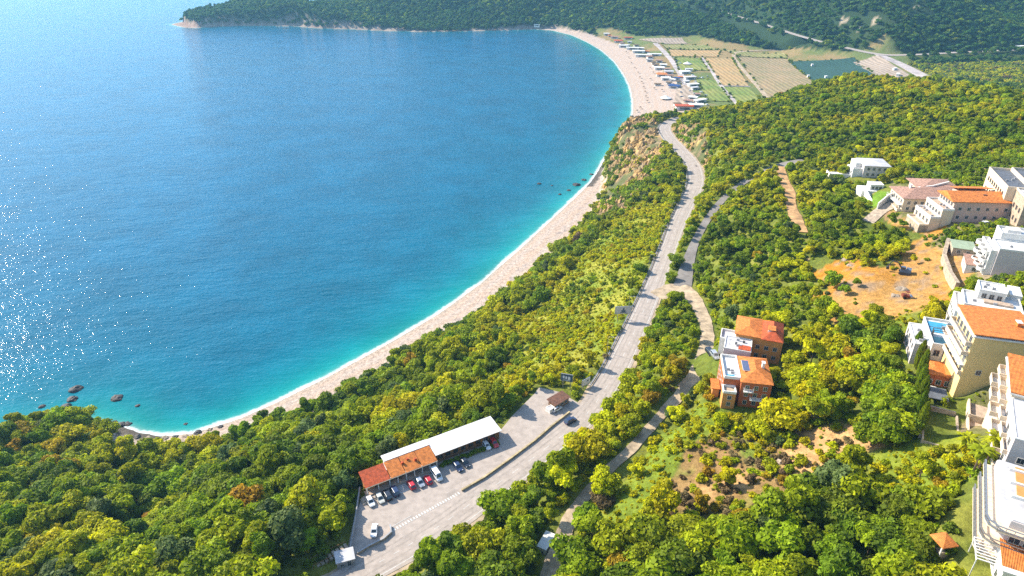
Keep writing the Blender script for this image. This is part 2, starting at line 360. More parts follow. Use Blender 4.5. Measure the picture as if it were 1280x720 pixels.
def empty(name, loc, rz=0):
    o = bpy.data.objects.new(name, None); o.empty_display_size = .5; COL.objects.link(o); o.location = loc; o.rotation_euler = (0, 0, rz); return o
def copy_tree(o, parent=None):
    cc = o.copy(); COL.objects.link(cc)
    if parent: cc.parent = parent
    for ch in list(KIDS.get(o.name, [])):
        k = copy_tree(ch, cc); KIDS.setdefault(cc.name, []).append(k)
    return cc
KIDS = {}
def index_kids(o):
    KIDS[o.name] = list(o.children)
    for ch in o.children: index_kids(ch)

# ------------------------------------------------------------------ buildings
_wc = {}
def win_mesh(kind, w, h, fm):
    k = (kind, round(w, 2), round(h, 2), fm)
    if k not in _wc:
        m = MB()
        if kind == 'frame':
            t = .09
            m.box(-w / 2 - t, w / 2 + t, -.07, 0, h / 2, h / 2 + t); m.box(-w / 2 - t, w / 2 + t, -.12, 0, -h / 2 - t, -h / 2)
            m.box(-w / 2 - t, -w / 2, -.07, 0, -h / 2, h / 2); m.box(w / 2, w / 2 + t, -.07, 0, -h / 2, h / 2); m.box(-.03, .03, -.06, 0, -h / 2, h / 2)
            _wc[k] = m.mesh('window', fm)
        else:
            m.box(-w / 2, w / 2, -.035, .0, -h / 2, h / 2); _wc[k] = m.mesh('pane', 'glass')
    return _wc[k]

class Bld:
    def __init__(s, name, label, cat, xy, z, yaw, group=None, fm='frame', pad=None):
        s.yaw = yaw; s.e = empty(name, (xy[0], xy[1], z), yaw); tag(s.e, label, cat, group); s.fm = fm; s.z = z; s.foot = []
        s.w = {}
    def g(s, x, y):
        cc, ss = math.cos(s.yaw), math.sin(s.yaw); return s.e.location.x + x * cc - y * ss, s.e.location.y + x * ss + y * cc
    def vol(s, x0, x1, y0, y1, z0, z1, m='white'):
        s.w.setdefault(m, MB()).box(x0, x1, y0, y1, z0 - (5 if z0 <= -4 else 0), z1)
        s.foot.append((x0, x1, y0, y1)); return s
    def flat(s, x0, x1, y0, y1, z, m='pgrey', par=.5, pm='white'):
        MB().box(x0 + .22, x1 - .22, y0 + .22, y1 - .22, z, z + .12).build('roof', m, s.e)
        if (x1 - x0) * (y1 - y0) > 40:
            g_ = random.Random(int(x0 * 10 + y1 * 7 + z * 3))
            for _ in range(3):
                ax, ay = g_.uniform(x0 + 1, x1 - 2), g_.uniform(y0 + 1, y1 - 2); MB().box(ax, ax + .9, ay, ay + .4, z + .13, z + .85).build('air_conditioner', 'grey', s.e)
            ax, ay = g_.uniform(x0 + 1, x1 - 2), g_.uniform(y0 + 1, y1 - 2); MB().box(ax, ax + .05, ay, ay + .05, z + .13, z + 2.3).box(ax - .4, ax + .45, ay, ay + .04, z + 2.0, z + 2.04).build('antenna', 'dmetal', s.e)
        if par:
            t = .25; p = MB()
            p.box(x0 - .04, x1 + .04, y0 - .04, y0 + t, z + .002, z + par); p.box(x0 - .04, x1 + .04, y1 - t, y1 + .04, z + .002, z + par); p.box(x0 - .04, x0 + t, y0 + t, y1 - t, z + .002, z + par); p.box(x1 - t, x1 + .04, y0 + t, y1 - t, z + .002, z + par)
            p.build('parapet', pm, s.e)
        return s
    def hip(s, x0, x1, y0, y1, z, h, m='orange_tile', o=.5, ridge=None, chim=None):
        x0 -= o; x1 += o; y0 -= o; y1 += o; w, d = x1 - x0, y1 - y0
        b = [(x0, y0, z), (x1, y0, z), (x1, y1, z), (x0, y1, z)]; bt = [(a, bb, z + .18) for a, bb, _ in b]
        if w >= d: k = min(d / 2, w / 2 - .2) if ridge is None else ridge; r = [(x0 + k, (y0 + y1) / 2, z + h), (x1 - k, (y0 + y1) / 2, z + h)]; fs = [(4, 5, 9, 8), (5, 6, 9), (6, 7, 8, 9), (7, 4, 8)]
        else: k = min(w / 2, d / 2 - .2) if ridge is None else ridge; r = [((x0 + x1) / 2, y0 + k, z + h), ((x0 + x1) / 2, y1 - k, z + h)]; fs = [(4, 5, 8), (5, 6, 9, 8), (6, 7, 9), (7, 4, 8, 9)]
        mb = MB(); mb.add(b + bt + r, [(0, 3, 2, 1), (0, 1, 5, 4), (1, 2, 6, 5), (2, 3, 7, 6), (3, 0, 4, 7)] + fs)
        ro = mb.build('roof', m, s.e)
        if chim: MB().box(chim[0] - .35, chim[0] + .35, chim[1] - .5, chim[1] + .5, z, z + h + .7).box(chim[0] - .5, chim[0] + .5, chim[1] - .65, chim[1] + .65, z + h + .7, z + h + .85).build('chimney', 'white', ro)
        return s
    def shed(s, x0, x1, y0, y1, za, zb, m='orange_tile', t=.2):
        """lean-to: za at y0, zb at y1"""
        mb = MB(); mb.add([(x0, y0, za), (x1, y0, za), (x1, y1, zb), (x0, y1, zb), (x0, y0, za + t), (x1, y0, za + t), (x1, y1, zb + t), (x0, y1, zb + t)], [(0, 3, 2, 1), (4, 5, 6, 7), (0, 1, 5, 4), (1, 2, 6, 5), (2, 3, 7, 6), (3, 0, 4, 7)])
        mb.build('roof', m, s.e); return s
    def win(s, x, y, z, side, w=1.1, h=1.3, name='window'):
        rz = {'f': 0, 'l': -math.pi / 2, 'r': math.pi / 2, 'b': math.pi}[side]
        f = bpy.data.objects.new(name, win_mesh('frame', w, h, s.fm)); COL.objects.link(f); f.parent = s.e; f.location = (x, y, z + h / 2); f.rotation_euler = (0, 0, rz)
        q = bpy.data.objects.new('pane', win_mesh('pane', w, h, s.fm)); COL.objects.link(q); q.parent = f; q.location = (0, -.004, 0)
        return s
    def wins(s, side, a0, a1, at, n, zs, w=1.1, h=1.3, name='window'):
        for z in zs:
            for i in range(n):
                t = a0 + (a1 - a0) * (i + .5) / n
                if side in 'fb': s.win(t, at, z, side, w, h, name)
                else: s.win(at, t, z, side, w, h, name)
        return s
    def balc(s, x0, x1, y0, y1, z, side, solid=False, m='white'):
        b = MB().box(x0, x1, y0, y1, z - .2, z).build('balcony', m, s.e)
        r = MB(); hh = 1.0
        segs = {'l': [(x0, y0, x0, y1), (x0, y0, x1, y0), (x0, y1, x1, y1)], 'f': [(x0, y0, x1, y0), (x0, y0, x0, y1), (x1, y0, x1, y1)]}[side]
        for ax, ay, bx, by in segs:
            if ax == bx:
                if solid: r.box(ax - .07 + .07, ax + .14, min(ay, by), max(ay, by), z + .003, z + hh)
                else:
                    r.box(ax + .02, ax + .09, min(ay, by), max(ay, by), z + hh - .08, z + hh)
                    k = max(2, int(abs(by - ay) / .5))
                    for i in range(k + 1): yy = ay + (by - ay) * i / k; r.box(ax + .03, ax + .08, yy - .025, yy + .025, z + .002, z + hh - .08)
            else:
                if solid: r.box(min(ax, bx) + .14, max(ax, bx), ay, ay + .14, z + .003, z + hh)
                else:
                    r.box(min(ax, bx) + .1, max(ax, bx), ay + .02, ay + .09, z + hh - .08, z + hh)
                    k = max(2, int(abs(bx - ax) / .5))
                    for i in range(k + 1): xx = ax + (bx - ax) * i / k; r.box(xx - .025, xx + .025, ay + .03, ay + .08, z + .002, z + hh - .08)
        r.build('railing', 'cream' if solid else 'rail', b); return s
    def part(s, name, m, mb): return mb.build(name, m, s.e)
    def done(s):
        for m, mb in s.w.items(): mb.build('wall', m, s.e)
        for x0, x1, y0, y1 in s.foot:
            FOOT.append([s.g(x0 - 1.2, y0 - 1.2), s.g(x1 + 1.2, y0 - 1.2), s.g(x1 + 1.2, y1 + 1.2), s.g(x0 - 1.2, y1 + 1.2)])
        return s
FOOT = []
# ------------------------------------------------------------------ the buildings
S = -4.0
def bank(b, x0, x1, y0, y1, z=None):
    cx, cy = b.g((x0 + x1) / 2, (y0 + y1) / 2); BANKS.append((cx, cy, min(x1 - x0, y1 - y0) * .56, b.z if z is None else z))

# roadside restaurant
b = Bld('restaurant', 'long roadside restaurant with white flat roof and orange tiled section beside the car park', 'restaurant', (-43.9, 147.6), LOTZ, R(30.5), fm='bframe')
b.vol(21.8, 44, -3.9, 1.8, -1, 3.6, 'wood').vol(8, 21.75, .3, 1.8, -1, 4.3, 'white').vol(.4, 6.8, -4.4, -.2, -1, 2.9, 'ochre_wall').vol(6.8, 21.6, -2.4, -.25, -1, 3.0, 'white')
b.shed(21.95, 44.4, -4.9, 2.4, 3.66, 4.3, 'tin', .16); b.shed(7.6, 21.93, -.35, 2.4, 4.45, 4.5, 'tin', .16)
b.part('roof', 'orange_tile', MB().prism([(-.2, -5.6), (7.2, -5.6), (7.2, -.1), (-.2, -.1)], 2.9, 3.1)) if 0 else None
for k, (x0, x1) in enumerate([(-.2, 7.2), (7.4, 11.8), (12.0, 16.8), (17.0, 21.8)]):
    mb = MB(); zf, zb = 2.95, 4.35; y0, y1 = (-6.3, -.6)
    mb.add([(x0, y0, zf), (x1, y0, zf), (x1, y1, zb), (x0, y1, zb), (x0, y0, zf + .16), (x1, y0, zf + .16), (x1, y1, zb + .16), (x0, y1, zb + .16)], [(0, 3, 2, 1), (4, 5, 6, 7), (0, 1, 5, 4), (1, 2, 6, 5), (2, 3, 7, 6), (3, 0, 4, 7)])
    b.part('tiled_roof', 'red_tile' if k == 0 else 'orange_tile', mb)
    if k: b.part('ridge_strip', 'cream', MB().box(x0 - .19, x0 - .01, y0, y0 + .25, 3.1, 3.3)); 
for x in (.2, 3.5, 6.9, 9.4, 12, 14.5, 17, 19.4, 21.6): b.part('column', 'white', MB().box(x - .13, x + .13, -6.2, -5.95, 0, 3.0))
b.part('fascia', 'cream', MB().box(-.3, 21.9, -6.42, -6.3, 2.82, 3.05))
b.part('veranda_floor', 'paving', MB().box(-.3, 22, -6.6, -4.42, -.2, .35))
b.wins('f', 22.5, 43, -3.9, 8, [1.2], 1.5, 1.3).wins('f', 1, 6.4, -4.4, 3, [1.0], 1.2, 1.3).wins('f', 7.4, 21, -2.4, 6, [.9], 1.5, 1.6).wins('b', 9, 43, 1.8, 9, [1.5], 1.2, 1.1)
b.win(3.6, -4.4, .35, 'f', 1.0, 2.1, 'door')
for x, y in ((12.2, -3.1), (16, -3.6), (14, -2.4)): b.part('roof_vent', 'red_tile', MB().box(x - .35, x + .35, y - .3, y + .3, 3.5, 4.5))
b.part('entrance_steps', 'stone', MB().box(-2.2, .6, -9.0, -6.7, -.1, .3).box(-1.9, .6, -8.3, -6.7, .3, .55))
b.done()

for x0, x1, y0, y1, hh in ((23, 43, -6.6, -5.4, 1.1),): pass
# red and orange house with the white terrace (lower of the pair)
zc = 76.0
b = Bld('terracotta_house', 'red walled house with white roof terrace and solar panels on its orange tiled roof', 'house', (61.2, 160.6), zc, R(-10))
b.vol(4.6, 13, 0, 13.5, S, 8.4, 'red_wall').vol(0, 4.55, 1.8, 13.5, S, 8.0, 'red_wall').vol(-.2, 3.4, -1.6, 1.75, S, 5.2, 'ochre_wall')
b.flat(0, 4.55, 1.8, 13.5, 8.0, 'white', .9, 'white')
b.part('terrace_cover', 'pool', MB().box(.9, 3, 2.6, 3.4, 8.15, 8.5))
b.hip(4.8, 13, .3, 13.3, 8.42, 2.2, 'orange_tile', .45, chim=(11.2, 7))
f = b.part('solar_panel', 'frame', MB().box(5.3, 7.4, 4.2, 9.6, 9.75, 9.85)); MB().box(5.4, 7.3, 4.3, 9.5, 9.855, 9.9).build('solar_glass', 'solar', f)
b.flat(-.2, 3.4, -1.6, 1.75, 5.2, 'paving', .8, 'white')
b.part('entrance_roof', 'orange_tile', MB().box(-2.8, -.25, 3.0, 8.2, 3.0, 3.25)); b.part('entrance_wall', 'ochre_wall', MB().box(-2.4, -.5, 3.4, 7.8, S, 2.99))
b.wins('f', 5.2, 12.6, 0, 3, [1, 3.8, 6.2], 1.0, 1.3).wins('l', 2.4, 13, 0, 4, [4.4, 1.4], 1.1, 1.3).wins('r', .8, 12.8, 13, 4, [3.8, 6.2], 1.1, 1.3).wins('f', .4, 3, -1.6, 1, [1, 3.2], 1, 1.2)
b.balc(7.5, 10.6, -1.3, -.05, 3.4, 'f').balc(5.4, 8, -1.2, -.05, 6.0, 'f')
bank(b, -3, 13, 0, 13.5); b.done()

b = Bld('orange_roof_house', 'house with orange hipped roof and grey flat annex just above the red walled house', 'house', (66.6, 180.6), 77.5, R(-20))
b.vol(3.0, 17, 4.2, 15.5, S, 8.6, 'ochre_wall').vol(0, 8, -3.5, 4.15, S, 7.2, 'mauve').vol(-1.6, 2.95, 4.2, 10, S, 5.6, 'white')
b.flat(0, 8, -3.5, 4.15, 7.2, 'pgrey', .35, 'white').flat(-1.6, 2.95, 4.2, 10, 5.6, 'pgrey', .8, 'white')
b.hip(3.0, 10.2, 4.2, 15.5, 8.62, 1.7, 'orange_tile', .5); b.hip(10.9, 16.6, 3.4, 15.0, 8.66, 2.3, 'red_tile', .4)
b.part('dormer', 'white', MB().box(12.2, 14.2, 6, 8.6, 9.3, 10.9)); b.part('dormer_roof', 'orange_tile', MB().box(12.0, 14.4, 5.8, 8.8, 10.91, 11.05))
b.part('small_roof', 'red_tile', MB().box(4.2, 7.8, -3.3, -.6, 7.4, 7.75))
for x, y in ((5.6, 1.6), (3.4, 0)): b.part('roof_vent', 'dmetal', MB().box(x - .3, x + .3, y - .3, y + .3, 7.33, 7.9))
b.wins('f', .8, 7.4, -3.5, 3, [1.2, 4.2], 1.1, 1.3).wins('l', -3, 4, 0, 3, [4.2, 1.3], 1.1, 1.3).wins('f', 8.6, 16.4, 4.2, 3, [1.5, 4.6], 1.1, 1.3).wins('r', 5, 15, 17, 3, [1.5, 4.6], 1.1, 1.3).wins('b', 4, 16, 15.5, 4, [4.6], 1.1, 1.3)
bank(b, 0, 17, -3, 15.5); b.done()

# village on the hillside
b = Bld('white_villa', 'white villa with pale grey roof, farthest house of the hillside village', 'house', (179.2, 335.2), 86, R(-8))
b.vol(0, 12.4, 0, 13, S, 6, 'mauve').vol(-4.6, -.05, 1.5, 11, S, 3.2, 'white').vol(-3, -.05, 4, 12, S, 6.2, 'white')
b.flat(-4.6, -.05, 1.5, 3.9, 3.2, 'white', .9, 'white'); b.hip(0, 12.4, 0, 13, 6.02, 1.1, 'pgrey', .5)
b.wins('f', 1, 11.4, 0, 4, [1, 3.8], 1.2, 1.3).wins('l', 2, 10, -4.6, 3, [.8], 1.3, 1.5).wins('l', 5, 11.5, -3, 2, [3.8], 1.2, 1.4).wins('r', 1, 12, 12.4, 3, [3.8], 1.1, 1.3)
b.part('terrace', 'white', MB().box(-15, -4.65, 3, 9, S, -.6)); b.part('terrace_wall', 'white', MB().box(-15, -14.7, 3, 9, -.599, .4).box(-14.7, -4.65, 2.9, 3.1, -.599, .4))
bank(b, -2, 12, 0, 13); b.done()

b = Bld('pool_terrace', 'white terraces stepping down between the white villa and the pink roofed house', 'terrace', (166, 303), 87, R(-8))
b.vol(0, 15, 6, 14, -3, 1.2, 'white').vol(3, 16, 0, 5.95, -3, -.1, 'white').vol(4, 10, 8, 13, 1.21, 3.6, 'white')
b.flat(4, 10, 8, 13, 3.6, 'white', .3).flat(3, 16, 0, 5.95, -.1, 'paving', .7)
b.wins('f', 4.5, 9.5, 8, 3, [1.5], 1.2, 1.5); b.done()

b = Bld('pink_roof_house', 'large cream apartment house with a faded pink hipped roof', 'apartment house', (166.5, 273.5), 91.5, R(-6))
b.vol(0, 26, 0, 14, S, 6.2, 'cream').vol(12, 27, 14.05, 25, S, 6.6, 'pink')
b.hip(0, 26, 0, 14, 6.22, 2.6, 'pink_tile', .9, chim=(5, 8)); b.hip(11, 27, 11, 25, 6.7, 2.4, 'pink_tile', .8)
b.wins('l', .8, 13.2, 0, 5, [.6, 3.4], 1.3, 1.6).wins('f', 1, 25, 0, 9, [1, 3.6], 1.1, 1.3).wins('r', 1, 13, 26, 4, [3.6], 1.1, 1.3)
b.balc(-1.6, -.05, .4, 13.6, 3.0, 'l'); b.balc(-1.6, -.05, .4, 13.6, .3, 'l', True)
bank(b, 0, 26, 0, 22); b.done()

b = Bld('peach_apartments', 'peach apartment house with bright orange gabled roof and terraces facing the sea', 'apartment house', (175, 254.0), 95, R(-4))
b.vol(0, 23, 0, 11.5, S, 8.6, 'pink').vol(-4.5, -.05, -1.5, 12, S, 5.2, 'cream').vol(-8.5, -4.55, -2, 11, S, 2, 'cream').vol(-12, -8.55, -2, 9, S - 2, -1.2, 'stone').vol(8, 20, 11.6, 18, S, 8.2, 'pink')
mb = MB(); x0, x1, y0, y1, z, h = -1.2, 23.6, -.8, 12.3, 8.6, 2.6; ym = (y0 + y1) / 2
mb.add([(x0, y0, z), (x1, y0, z), (x1, y1, z), (x0, y1, z), (x0, y0, z + .2), (x1, y0, z + .2), (x1, y1, z + .2), (x0, y1, z + .2), (x0, ym, z + h), (x1, ym, z + h)], [(0, 3, 2, 1), (0, 1, 5, 4), (2, 3, 7, 6), (4, 5, 9, 8), (7, 8, 9, 6), (3, 0, 4, 8, 7), (1, 2, 6, 9, 5)])
b.part('roof', 'orange_tile', mb); b.shed(7, 21, 12.35, 18.6, 9.9, 8.5, 'orange_tile'); b.part('skylight', 'dmetal', MB().box(12, 13.4, 3.2, 4.6, 10, 10.5)); b.part('gable_trim', 'cream', MB().box(-.4, -.06, .2, 11.3, 8.0, 9.2))
b.flat(-4.5, -.05, -1.5, 12, 5.2, 'paving', .8).flat(-8.5, -4.55, -2, 11, 2, 'paving', .8).flat(-12, -8.55, -2, 9, -1.2, 'paving', .7, 'cream')
b.wins('l', .6, 11, 0, 5, [6.3], 1.3, 1.5).wins('l', -1, 11.4, -4.5, 5, [2.5], 1.4, 1.8).wins('l', -1.5, 10.5, -8.5, 4, [-.6], 1.4, 1.8).wins('f', 1, 22, 0, 6, [1.5, 5], 1.1, 1.2).wins('r', 1, 11, 23, 3, [2, 5.4], 1.2, 1.3)
bank(b, -5, 23, 0, 14); b.done()

b = Bld('grey_hotel', 'big modern stone building with grey flat roofs at the upper end of the village', 'hotel', (190.5, 250.5), 97, R(-18), fm='bframe')
b.vol(2, 10, 4, 30, S, 12, 'cream').vol(10.05, 46, 14, 30, S, 12.6, 'cream').vol(5, 12, -8, 3.95, S, 12.2, 'stone').vol(12.05, 48, -3, 9, S, 8.5, 'mauve').vol(12.05, 46, 9.05, 13.95, S, 11, 'cream')
b.flat(2, 10, 4, 30, 12, 'dgrey', 1, 'cream').flat(10.05, 46, 14, 30, 12.6, 'dgrey', 1, 'cream').flat(5, 12, -8, 3.95, 12.2, 'pgrey', .8, 'cream').flat(12.05, 48, -3, 9, 8.5, 'pgrey', .9, 'cream').flat(12.05, 46, 9.05, 13.95, 11, 'dgrey', .6, 'cream')
b.part('plant_room', 'cream', MB().box(22, 26, 10, 13, 11.2, 13.4)); b.part('timber_screen', 'wood', MB().box(5.9, 10.6, -8.12, -8.0, 8.2, 11.4))
b.wins('l', 6, 28, 2, 8, [4, 8.2], 1.4, 1.6).wins('f', 13, 47, -3, 10, [.8, 4.2], 1.8, 1.7).wins('l', -7, 3, 5, 3, [2, 6], 1.3, 1.6)
b.balc(13, 47, -4.8, -3.05, 3.8, 'f'); b.balc(13, 47, -4.8, -3.05, .3, 'f', True)
bank(b, 4, 20, -4, 12); b.done()

b = Bld('white_terraced_flats', 'white block of flats with stepped rounded balconies and a plain pale mauve end wall', 'apartment house', (161.5, 205.5), 95, R(-20))
b.vol(0, 26, 0, 9, S, 10, 'mauve').vol(-2.0, -.05, .6, 13, S, 8.6, 'white').vol(2, 26, 9.05, 16, S, 12, 'white')
b.flat(0, 26, 0, 9, 10, 'white', .6).flat(-2.0, -.05, .6, 13, 8.6, 'white', .8).flat(2, 26, 9.05, 16, 12, 'white', .9)
for i, (y, z) in enumerate([(1.2, 7.6), (5.2, 7.6), (9.2, 7.6), (.8, 4.6), (4.8, 4.6), (8.8, 4.6), (.4, 1.6), (4.4, 1.6), (8.4, 1.6)]):
    n = 10; po = [(-2.06, y), (-2.06, y + 3.5)] + [(-2.06 - 2.0 * math.sin(math.pi * k / n), y + 1.75 + 1.75 * math.cos(math.pi * k / n)) for k in range(1, n)]
    sl = b.part('balcony', 'white', MB().prism(po, z - .2, z)); inn = [((p[0] + 2.06) * .88 - 2.06, (p[1] - y - 1.75) * .9 + y + 1.75) for p in po]
    mb = MB()
    for k in range(1, len(po)):
        a, c_, d_, e_ = po[k], po[(k + 1) % len(po)], inn[(k + 1) % len(po)], inn[k]
        mb.add([(*a, z + .004), (*c_, z + .004), (*d_, z + .004), (*e_, z + .004), (*a, z + .95), (*c_, z + .95), (*d_, z + .95), (*e_, z + .95)], [(0, 1, 2, 3), (7, 6, 5, 4), (0, 4, 5, 1), (2, 6, 7, 3), (1, 5, 6, 2), (0, 3, 7, 4)])
    mb.build('parapet', 'white', sl)
b.wins('l', 1, 12.6, -2.0, 4, [1.8, 4.8], 1.6, 2.0, 'door').wins('r', 1, 15, 26, 4, [4, 8], 1.2, 1.4).wins('b', 3, 25, 16, 6, [5, 9], 1.2, 1.4)
b.part('terrace_box', 'white', MB().box(4, 8, 11, 14, 12.15, 13.4)); bank(b, 0, 20, 0, 14); b.done()

b = Bld('white_modern_house', 'white cubic modern house with roof terrace, next to the orange earth clearing', 'house', (126.6, 166.6), 97, R(-27))
b.vol(0, 14, 0, 9.5, S, 9.0, 'yellow').vol(-1.6, -.05, -.5, 10.5, S, 7.4, 'white').vol(3.5, 10, 6, 12.5, 9.01, 11.6, 'white')
b.flat(0, 14, 0, 9.5, 9.0, 'white', .7); b.flat(3.5, 10, 6, 12.5, 11.6, 'white', .5); b.flat(-1.6, -.05, -.5, 10.5, 7.4, 'white', .7)
b.part('roof_garden', 'paving', MB().box(5, 12, 3.4, 5.4, 9.2, 9.7)); b.part('stair_tower', 'white', MB().box(11.5, 14.5, 9.55, 16, S, 10.6))
b.wins('l', 0, 10, -1.6, 4, [.8, 4], 1.3, 1.6).wins('f', 1, 13, 0, 5, [1, 5], 1.2, 1.4).wins('f', 4, 9.6, 6, 3, [9.6], 1.1, 1.4)
bank(b, 0, 14, 0, 10); b.done()

b = Bld('yellow_apartments', 'tall ochre yellow apartment house with orange roof and long sea-facing balconies', 'apartment house', (113.2, 141.6), 98.5, R(-15))
b.vol(0, 13.4, 0, 13.4, S, 12.7, 'yellow').vol(13.45, 24, 2, 13.4, S, 11.3, 'yellow')
b.shed(-.5, 13.9, -.5, 14, 13.4, 14.0, 'orange_tile', .25); b.part('eave', 'white', MB().box(-.6, 14, -.6, 14.1, 12.71, 13.1)); b.hip(13.9, 24, 2, 13.4, 11.32, 2.2, 'pink_tile', .4)
ch = b.part('chimney', 'orange_tile', MB().box(10.4, 11.2, 5.5, 6.8, 13.8, 15.0)); MB().box(10.2, 11.4, 5.3, 7, 15.01, 15.15).build('chimney_cap', 'white', ch); b.part('roof_hatch', 'white', MB().box(11.8, 13, .4, 1.2, 13.6, 14.3))
for z, e in ((1.4, .9), (4.2, 1.3), (7.1, 1.7), (9.9, 1.5)): b.balc(-e, -.05, .2, 13.2, z, 'l', z != 4.2)
b.wins('l', .4, 13, 0, 5, [1.6, 4.4, 7.3, 10.1], 1.4, 1.9, 'door').wins('f', 1.5, 5.5, 0, 1, [2.0], 1.1, 1.3).wins('f', 3, 13, 0, 1, [.6], 1.4, 1.8).wins('r', 3, 13, 24, 3, [5, 9], 1.2, 1.3).wins('b', 1, 13, 13.4, 4, [5, 9], 1.2, 1.3)
bank(b, 0, 20, 0, 13); b.done()

b = Bld('pool_house', 'white flat-roofed house with blue rooftop pool', 'house', (110.8, 157.0), 92.5, R(-20))
b.vol(3.2, 13, 0, 15, S, 7.0, 'white').vol(-.6, 3.15, 1, 13, S, 6.0, 'mauve')
b.flat(3.2, 13, 0, 15, 7.0, 'white', .8); b.flat(-.6, 3.15, 1, 13, 6.0, 'pgrey', .3)
b.part('pool', 'pool', MB().box(3.9, 11.6, 10.6, 13.6, 7.13, 7.3)); b.part('pool_step', 'pool', MB().box(3.9, 7, 7.4, 10.2, 7.13, 7.28)); b.part('pool_cover', 'pooldark', MB().box(4.0, 12.2, .8, 4.6, 7.13, 7.4)); b.part('sun_deck', 'paving', MB().box(7.4, 12, 7.2, 10.3, 7.13, 7.25))
b.part('pergola', 'dmetal', MB().box(4, 12.2, 5.2, 5.35, 8.9, 9).box(4, 12.2, 6.6, 6.75, 8.9, 9).box(4, 4.1, 5.2, 6.7, 7.2, 8.9).box(12.1, 12.2, 5.2, 6.7, 7.2, 8.9).box(6.6, 6.7, 5.35, 6.6, 8.9, 9).box(9.2, 9.3, 5.35, 6.6, 8.9, 9))
b.wins('l', 1.5, 12.5, -.6, 4, [.8, 3.6], 1.2, 1.6).wins('f', 3.6, 12.6, 0, 4, [.8, 4], 1.4, 1.8)
bank(b, 0, 13, 0, 14); b.done()

b = Bld('terracotta_cottage', 'low cottage with dark orange tiled roofs right below the rooftop pool', 'cottage', (107.5, 144.6), 92.5, R(-22))
b.vol(0, 9, 4, 10.5, S, 3.4, 'red_wall')
b.hip(0, 4.4, 4, 10.5, 3.42, 1.2, 'orange_tile', .4); b.hip(5.0, 9, 3.6, 10.8, 3.46, 1.0, 'orange_tile', .3)
b.part('terrace', 'grey', MB().box(-1, 6, -8, 3.95, S, -.2)); b.part('table', 'white', MB().box(1.4, 3, 1.2, 2.6, .5, .62).box(2.1, 2.3, 1.8, 2, -.2, .5)); b.part('terrace_wall', 'white', MB().box(-1.25, -1.02, -8, 4, S, .6))
b.part('terrace_roof', 'dgrey', MB().box(-.8, 4.4, -6, -.6, 2.2, 2.35)); b.part('post', 'white', MB().box(-.7, -.5, -5.9, -5.7, -.2, 2.2).box(4.1, 4.3, -5.9, -5.7, -.2, 2.2))
b.wins('f', .5, 8.5, 4, 4, [.5], 1.1, 1.4); bank(b, 0, 9, 0, 10); b.done()

b = Bld('garden_court', 'sunken walled courtyard with brown paving below the terracotta cottage', 'courtyard', (96.6, 124.8), 92.0, R(-28))
b.part('court_floor', 'paving', MB().box(0, 16, 0, 13.5, -3, .1))
for x0, x1, y0, y1, h in ((-.4, -.02, -.4, 13.9, 2.0), (0, 16, -.4, -.02, 1.2), (7, 7.4, 0, 13.5, 1.8), (0, 6.9, 13.52, 13.9, 2.4), (11.6, 11.9, 0, 13.5, 1.4)): b.part('garden_wall', 'stone', MB().box(x0, x1, y0, y1, -3, h))
b.part('table', 'white', MB().box(2.6, 4.6, 5.6, 6.6, .75, .85).box(3.4, 3.8, 5.9, 6.3, .1, .75)); b.part('stair', 'stone', MB().box(7.5, 9.2, 6, 7, .1, .5).box(7.5, 9.2, 7.01, 8, .1, .9).box(7.5, 9.2, 8.01, 9, .1, 1.3))
for x, y in ((-.4, -.4), (15.6, 13.5)): FOOT.append([b.g(-1, -1), b.g(17, -1), b.g(17, 15), b.g(-1, 15)])
bank(b, 0, 16, 0, 13); b.done()

b = Bld('garden_terrace', 'stepped garden terraces with tan paving between the yellow and cream apartment houses', 'terrace', (103.5, 118.5), 93.5, R(-30))
for i, (x0, x1, y0, y1, h) in enumerate([(0, 5, 0, 15, 0), (5.4, 9, 2, 20, 1.6), (0, 5, 15.4, 22, 1.0)]):
    b.part('paving', 'paving', MB().box(x0, x1, y0, y1, -6, h)); b.part('garden_wall', 'cream', MB().box(x0 - .38, x0 - .01, y0 - .4, y1, -6, h + 1.0)); b.part('garden_wall', 'stone', MB().box(x0, x1, y0 - .4, y0 - .02, -6, h + .9))
    FOOT.append([b.g(x0, y0), b.g(x1, y0), b.g(x1, y1), b.g(x0, y1)])
b.done(); BANKS.append((*b.g(3, 10), 9, 93.2))
b = Bld('cream_balcony_flats', 'cream apartment house with square balconies and orange roof at the picture edge', 'apartment house', (96.4, 105.0), 98.0, R(-30))
b.vol(2.2, 26, 0, 15, S, 13.4, 'mauve').vol(2.2, 26, 15.05, 30, S, 14.4, 'cream')
b.flat(2.2, 26, 0, 15, 13.4, 'pgrey', .25, 'white'); b.shed(1.8, 26, 14.8, 30.6, 14.8, 15.6, 'orange_tile', .25); b.part('eave', 'white', MB().box(1.7, 26, 14.7, 30.7, 14.41, 14.75))
for i, (y, z, e) in enumerate([(1, 4.4, 1.4), (6, 5.2, 1.6), (11, 6.2, 1.8), (16, 7.4, 2.2), (20.5, 8.6, 2.2), (25, 9.6, 2.2), (1, 8.6, .8), (6, 9.2, 1.0), (11, 10, 1.2), (16, 11, 1.4), (20.5, 11.8, 1.4), (25, 12.2, 1.4)]): b.balc(2.15 - e, 2.15, y, y + 4.2, z, 'l', True)
b.wins('l', .6, 29, 2.2, 6, [1.2, 5.6, 9.6], 1.6, 1.9, 'door').wins('f', 3, 12, 0, 3, [4, 8], 1.2, 1.3)
for x, y in ((4.4, 4), (8, 8), (5, 12), (12, 3)): b.part('roof_vent', 'dmetal', MB().box(x - .35, x + .35, y - .35, y + .35, 13.53, 14.1))
bank(b, 2, 20, 0, 28); b.done()

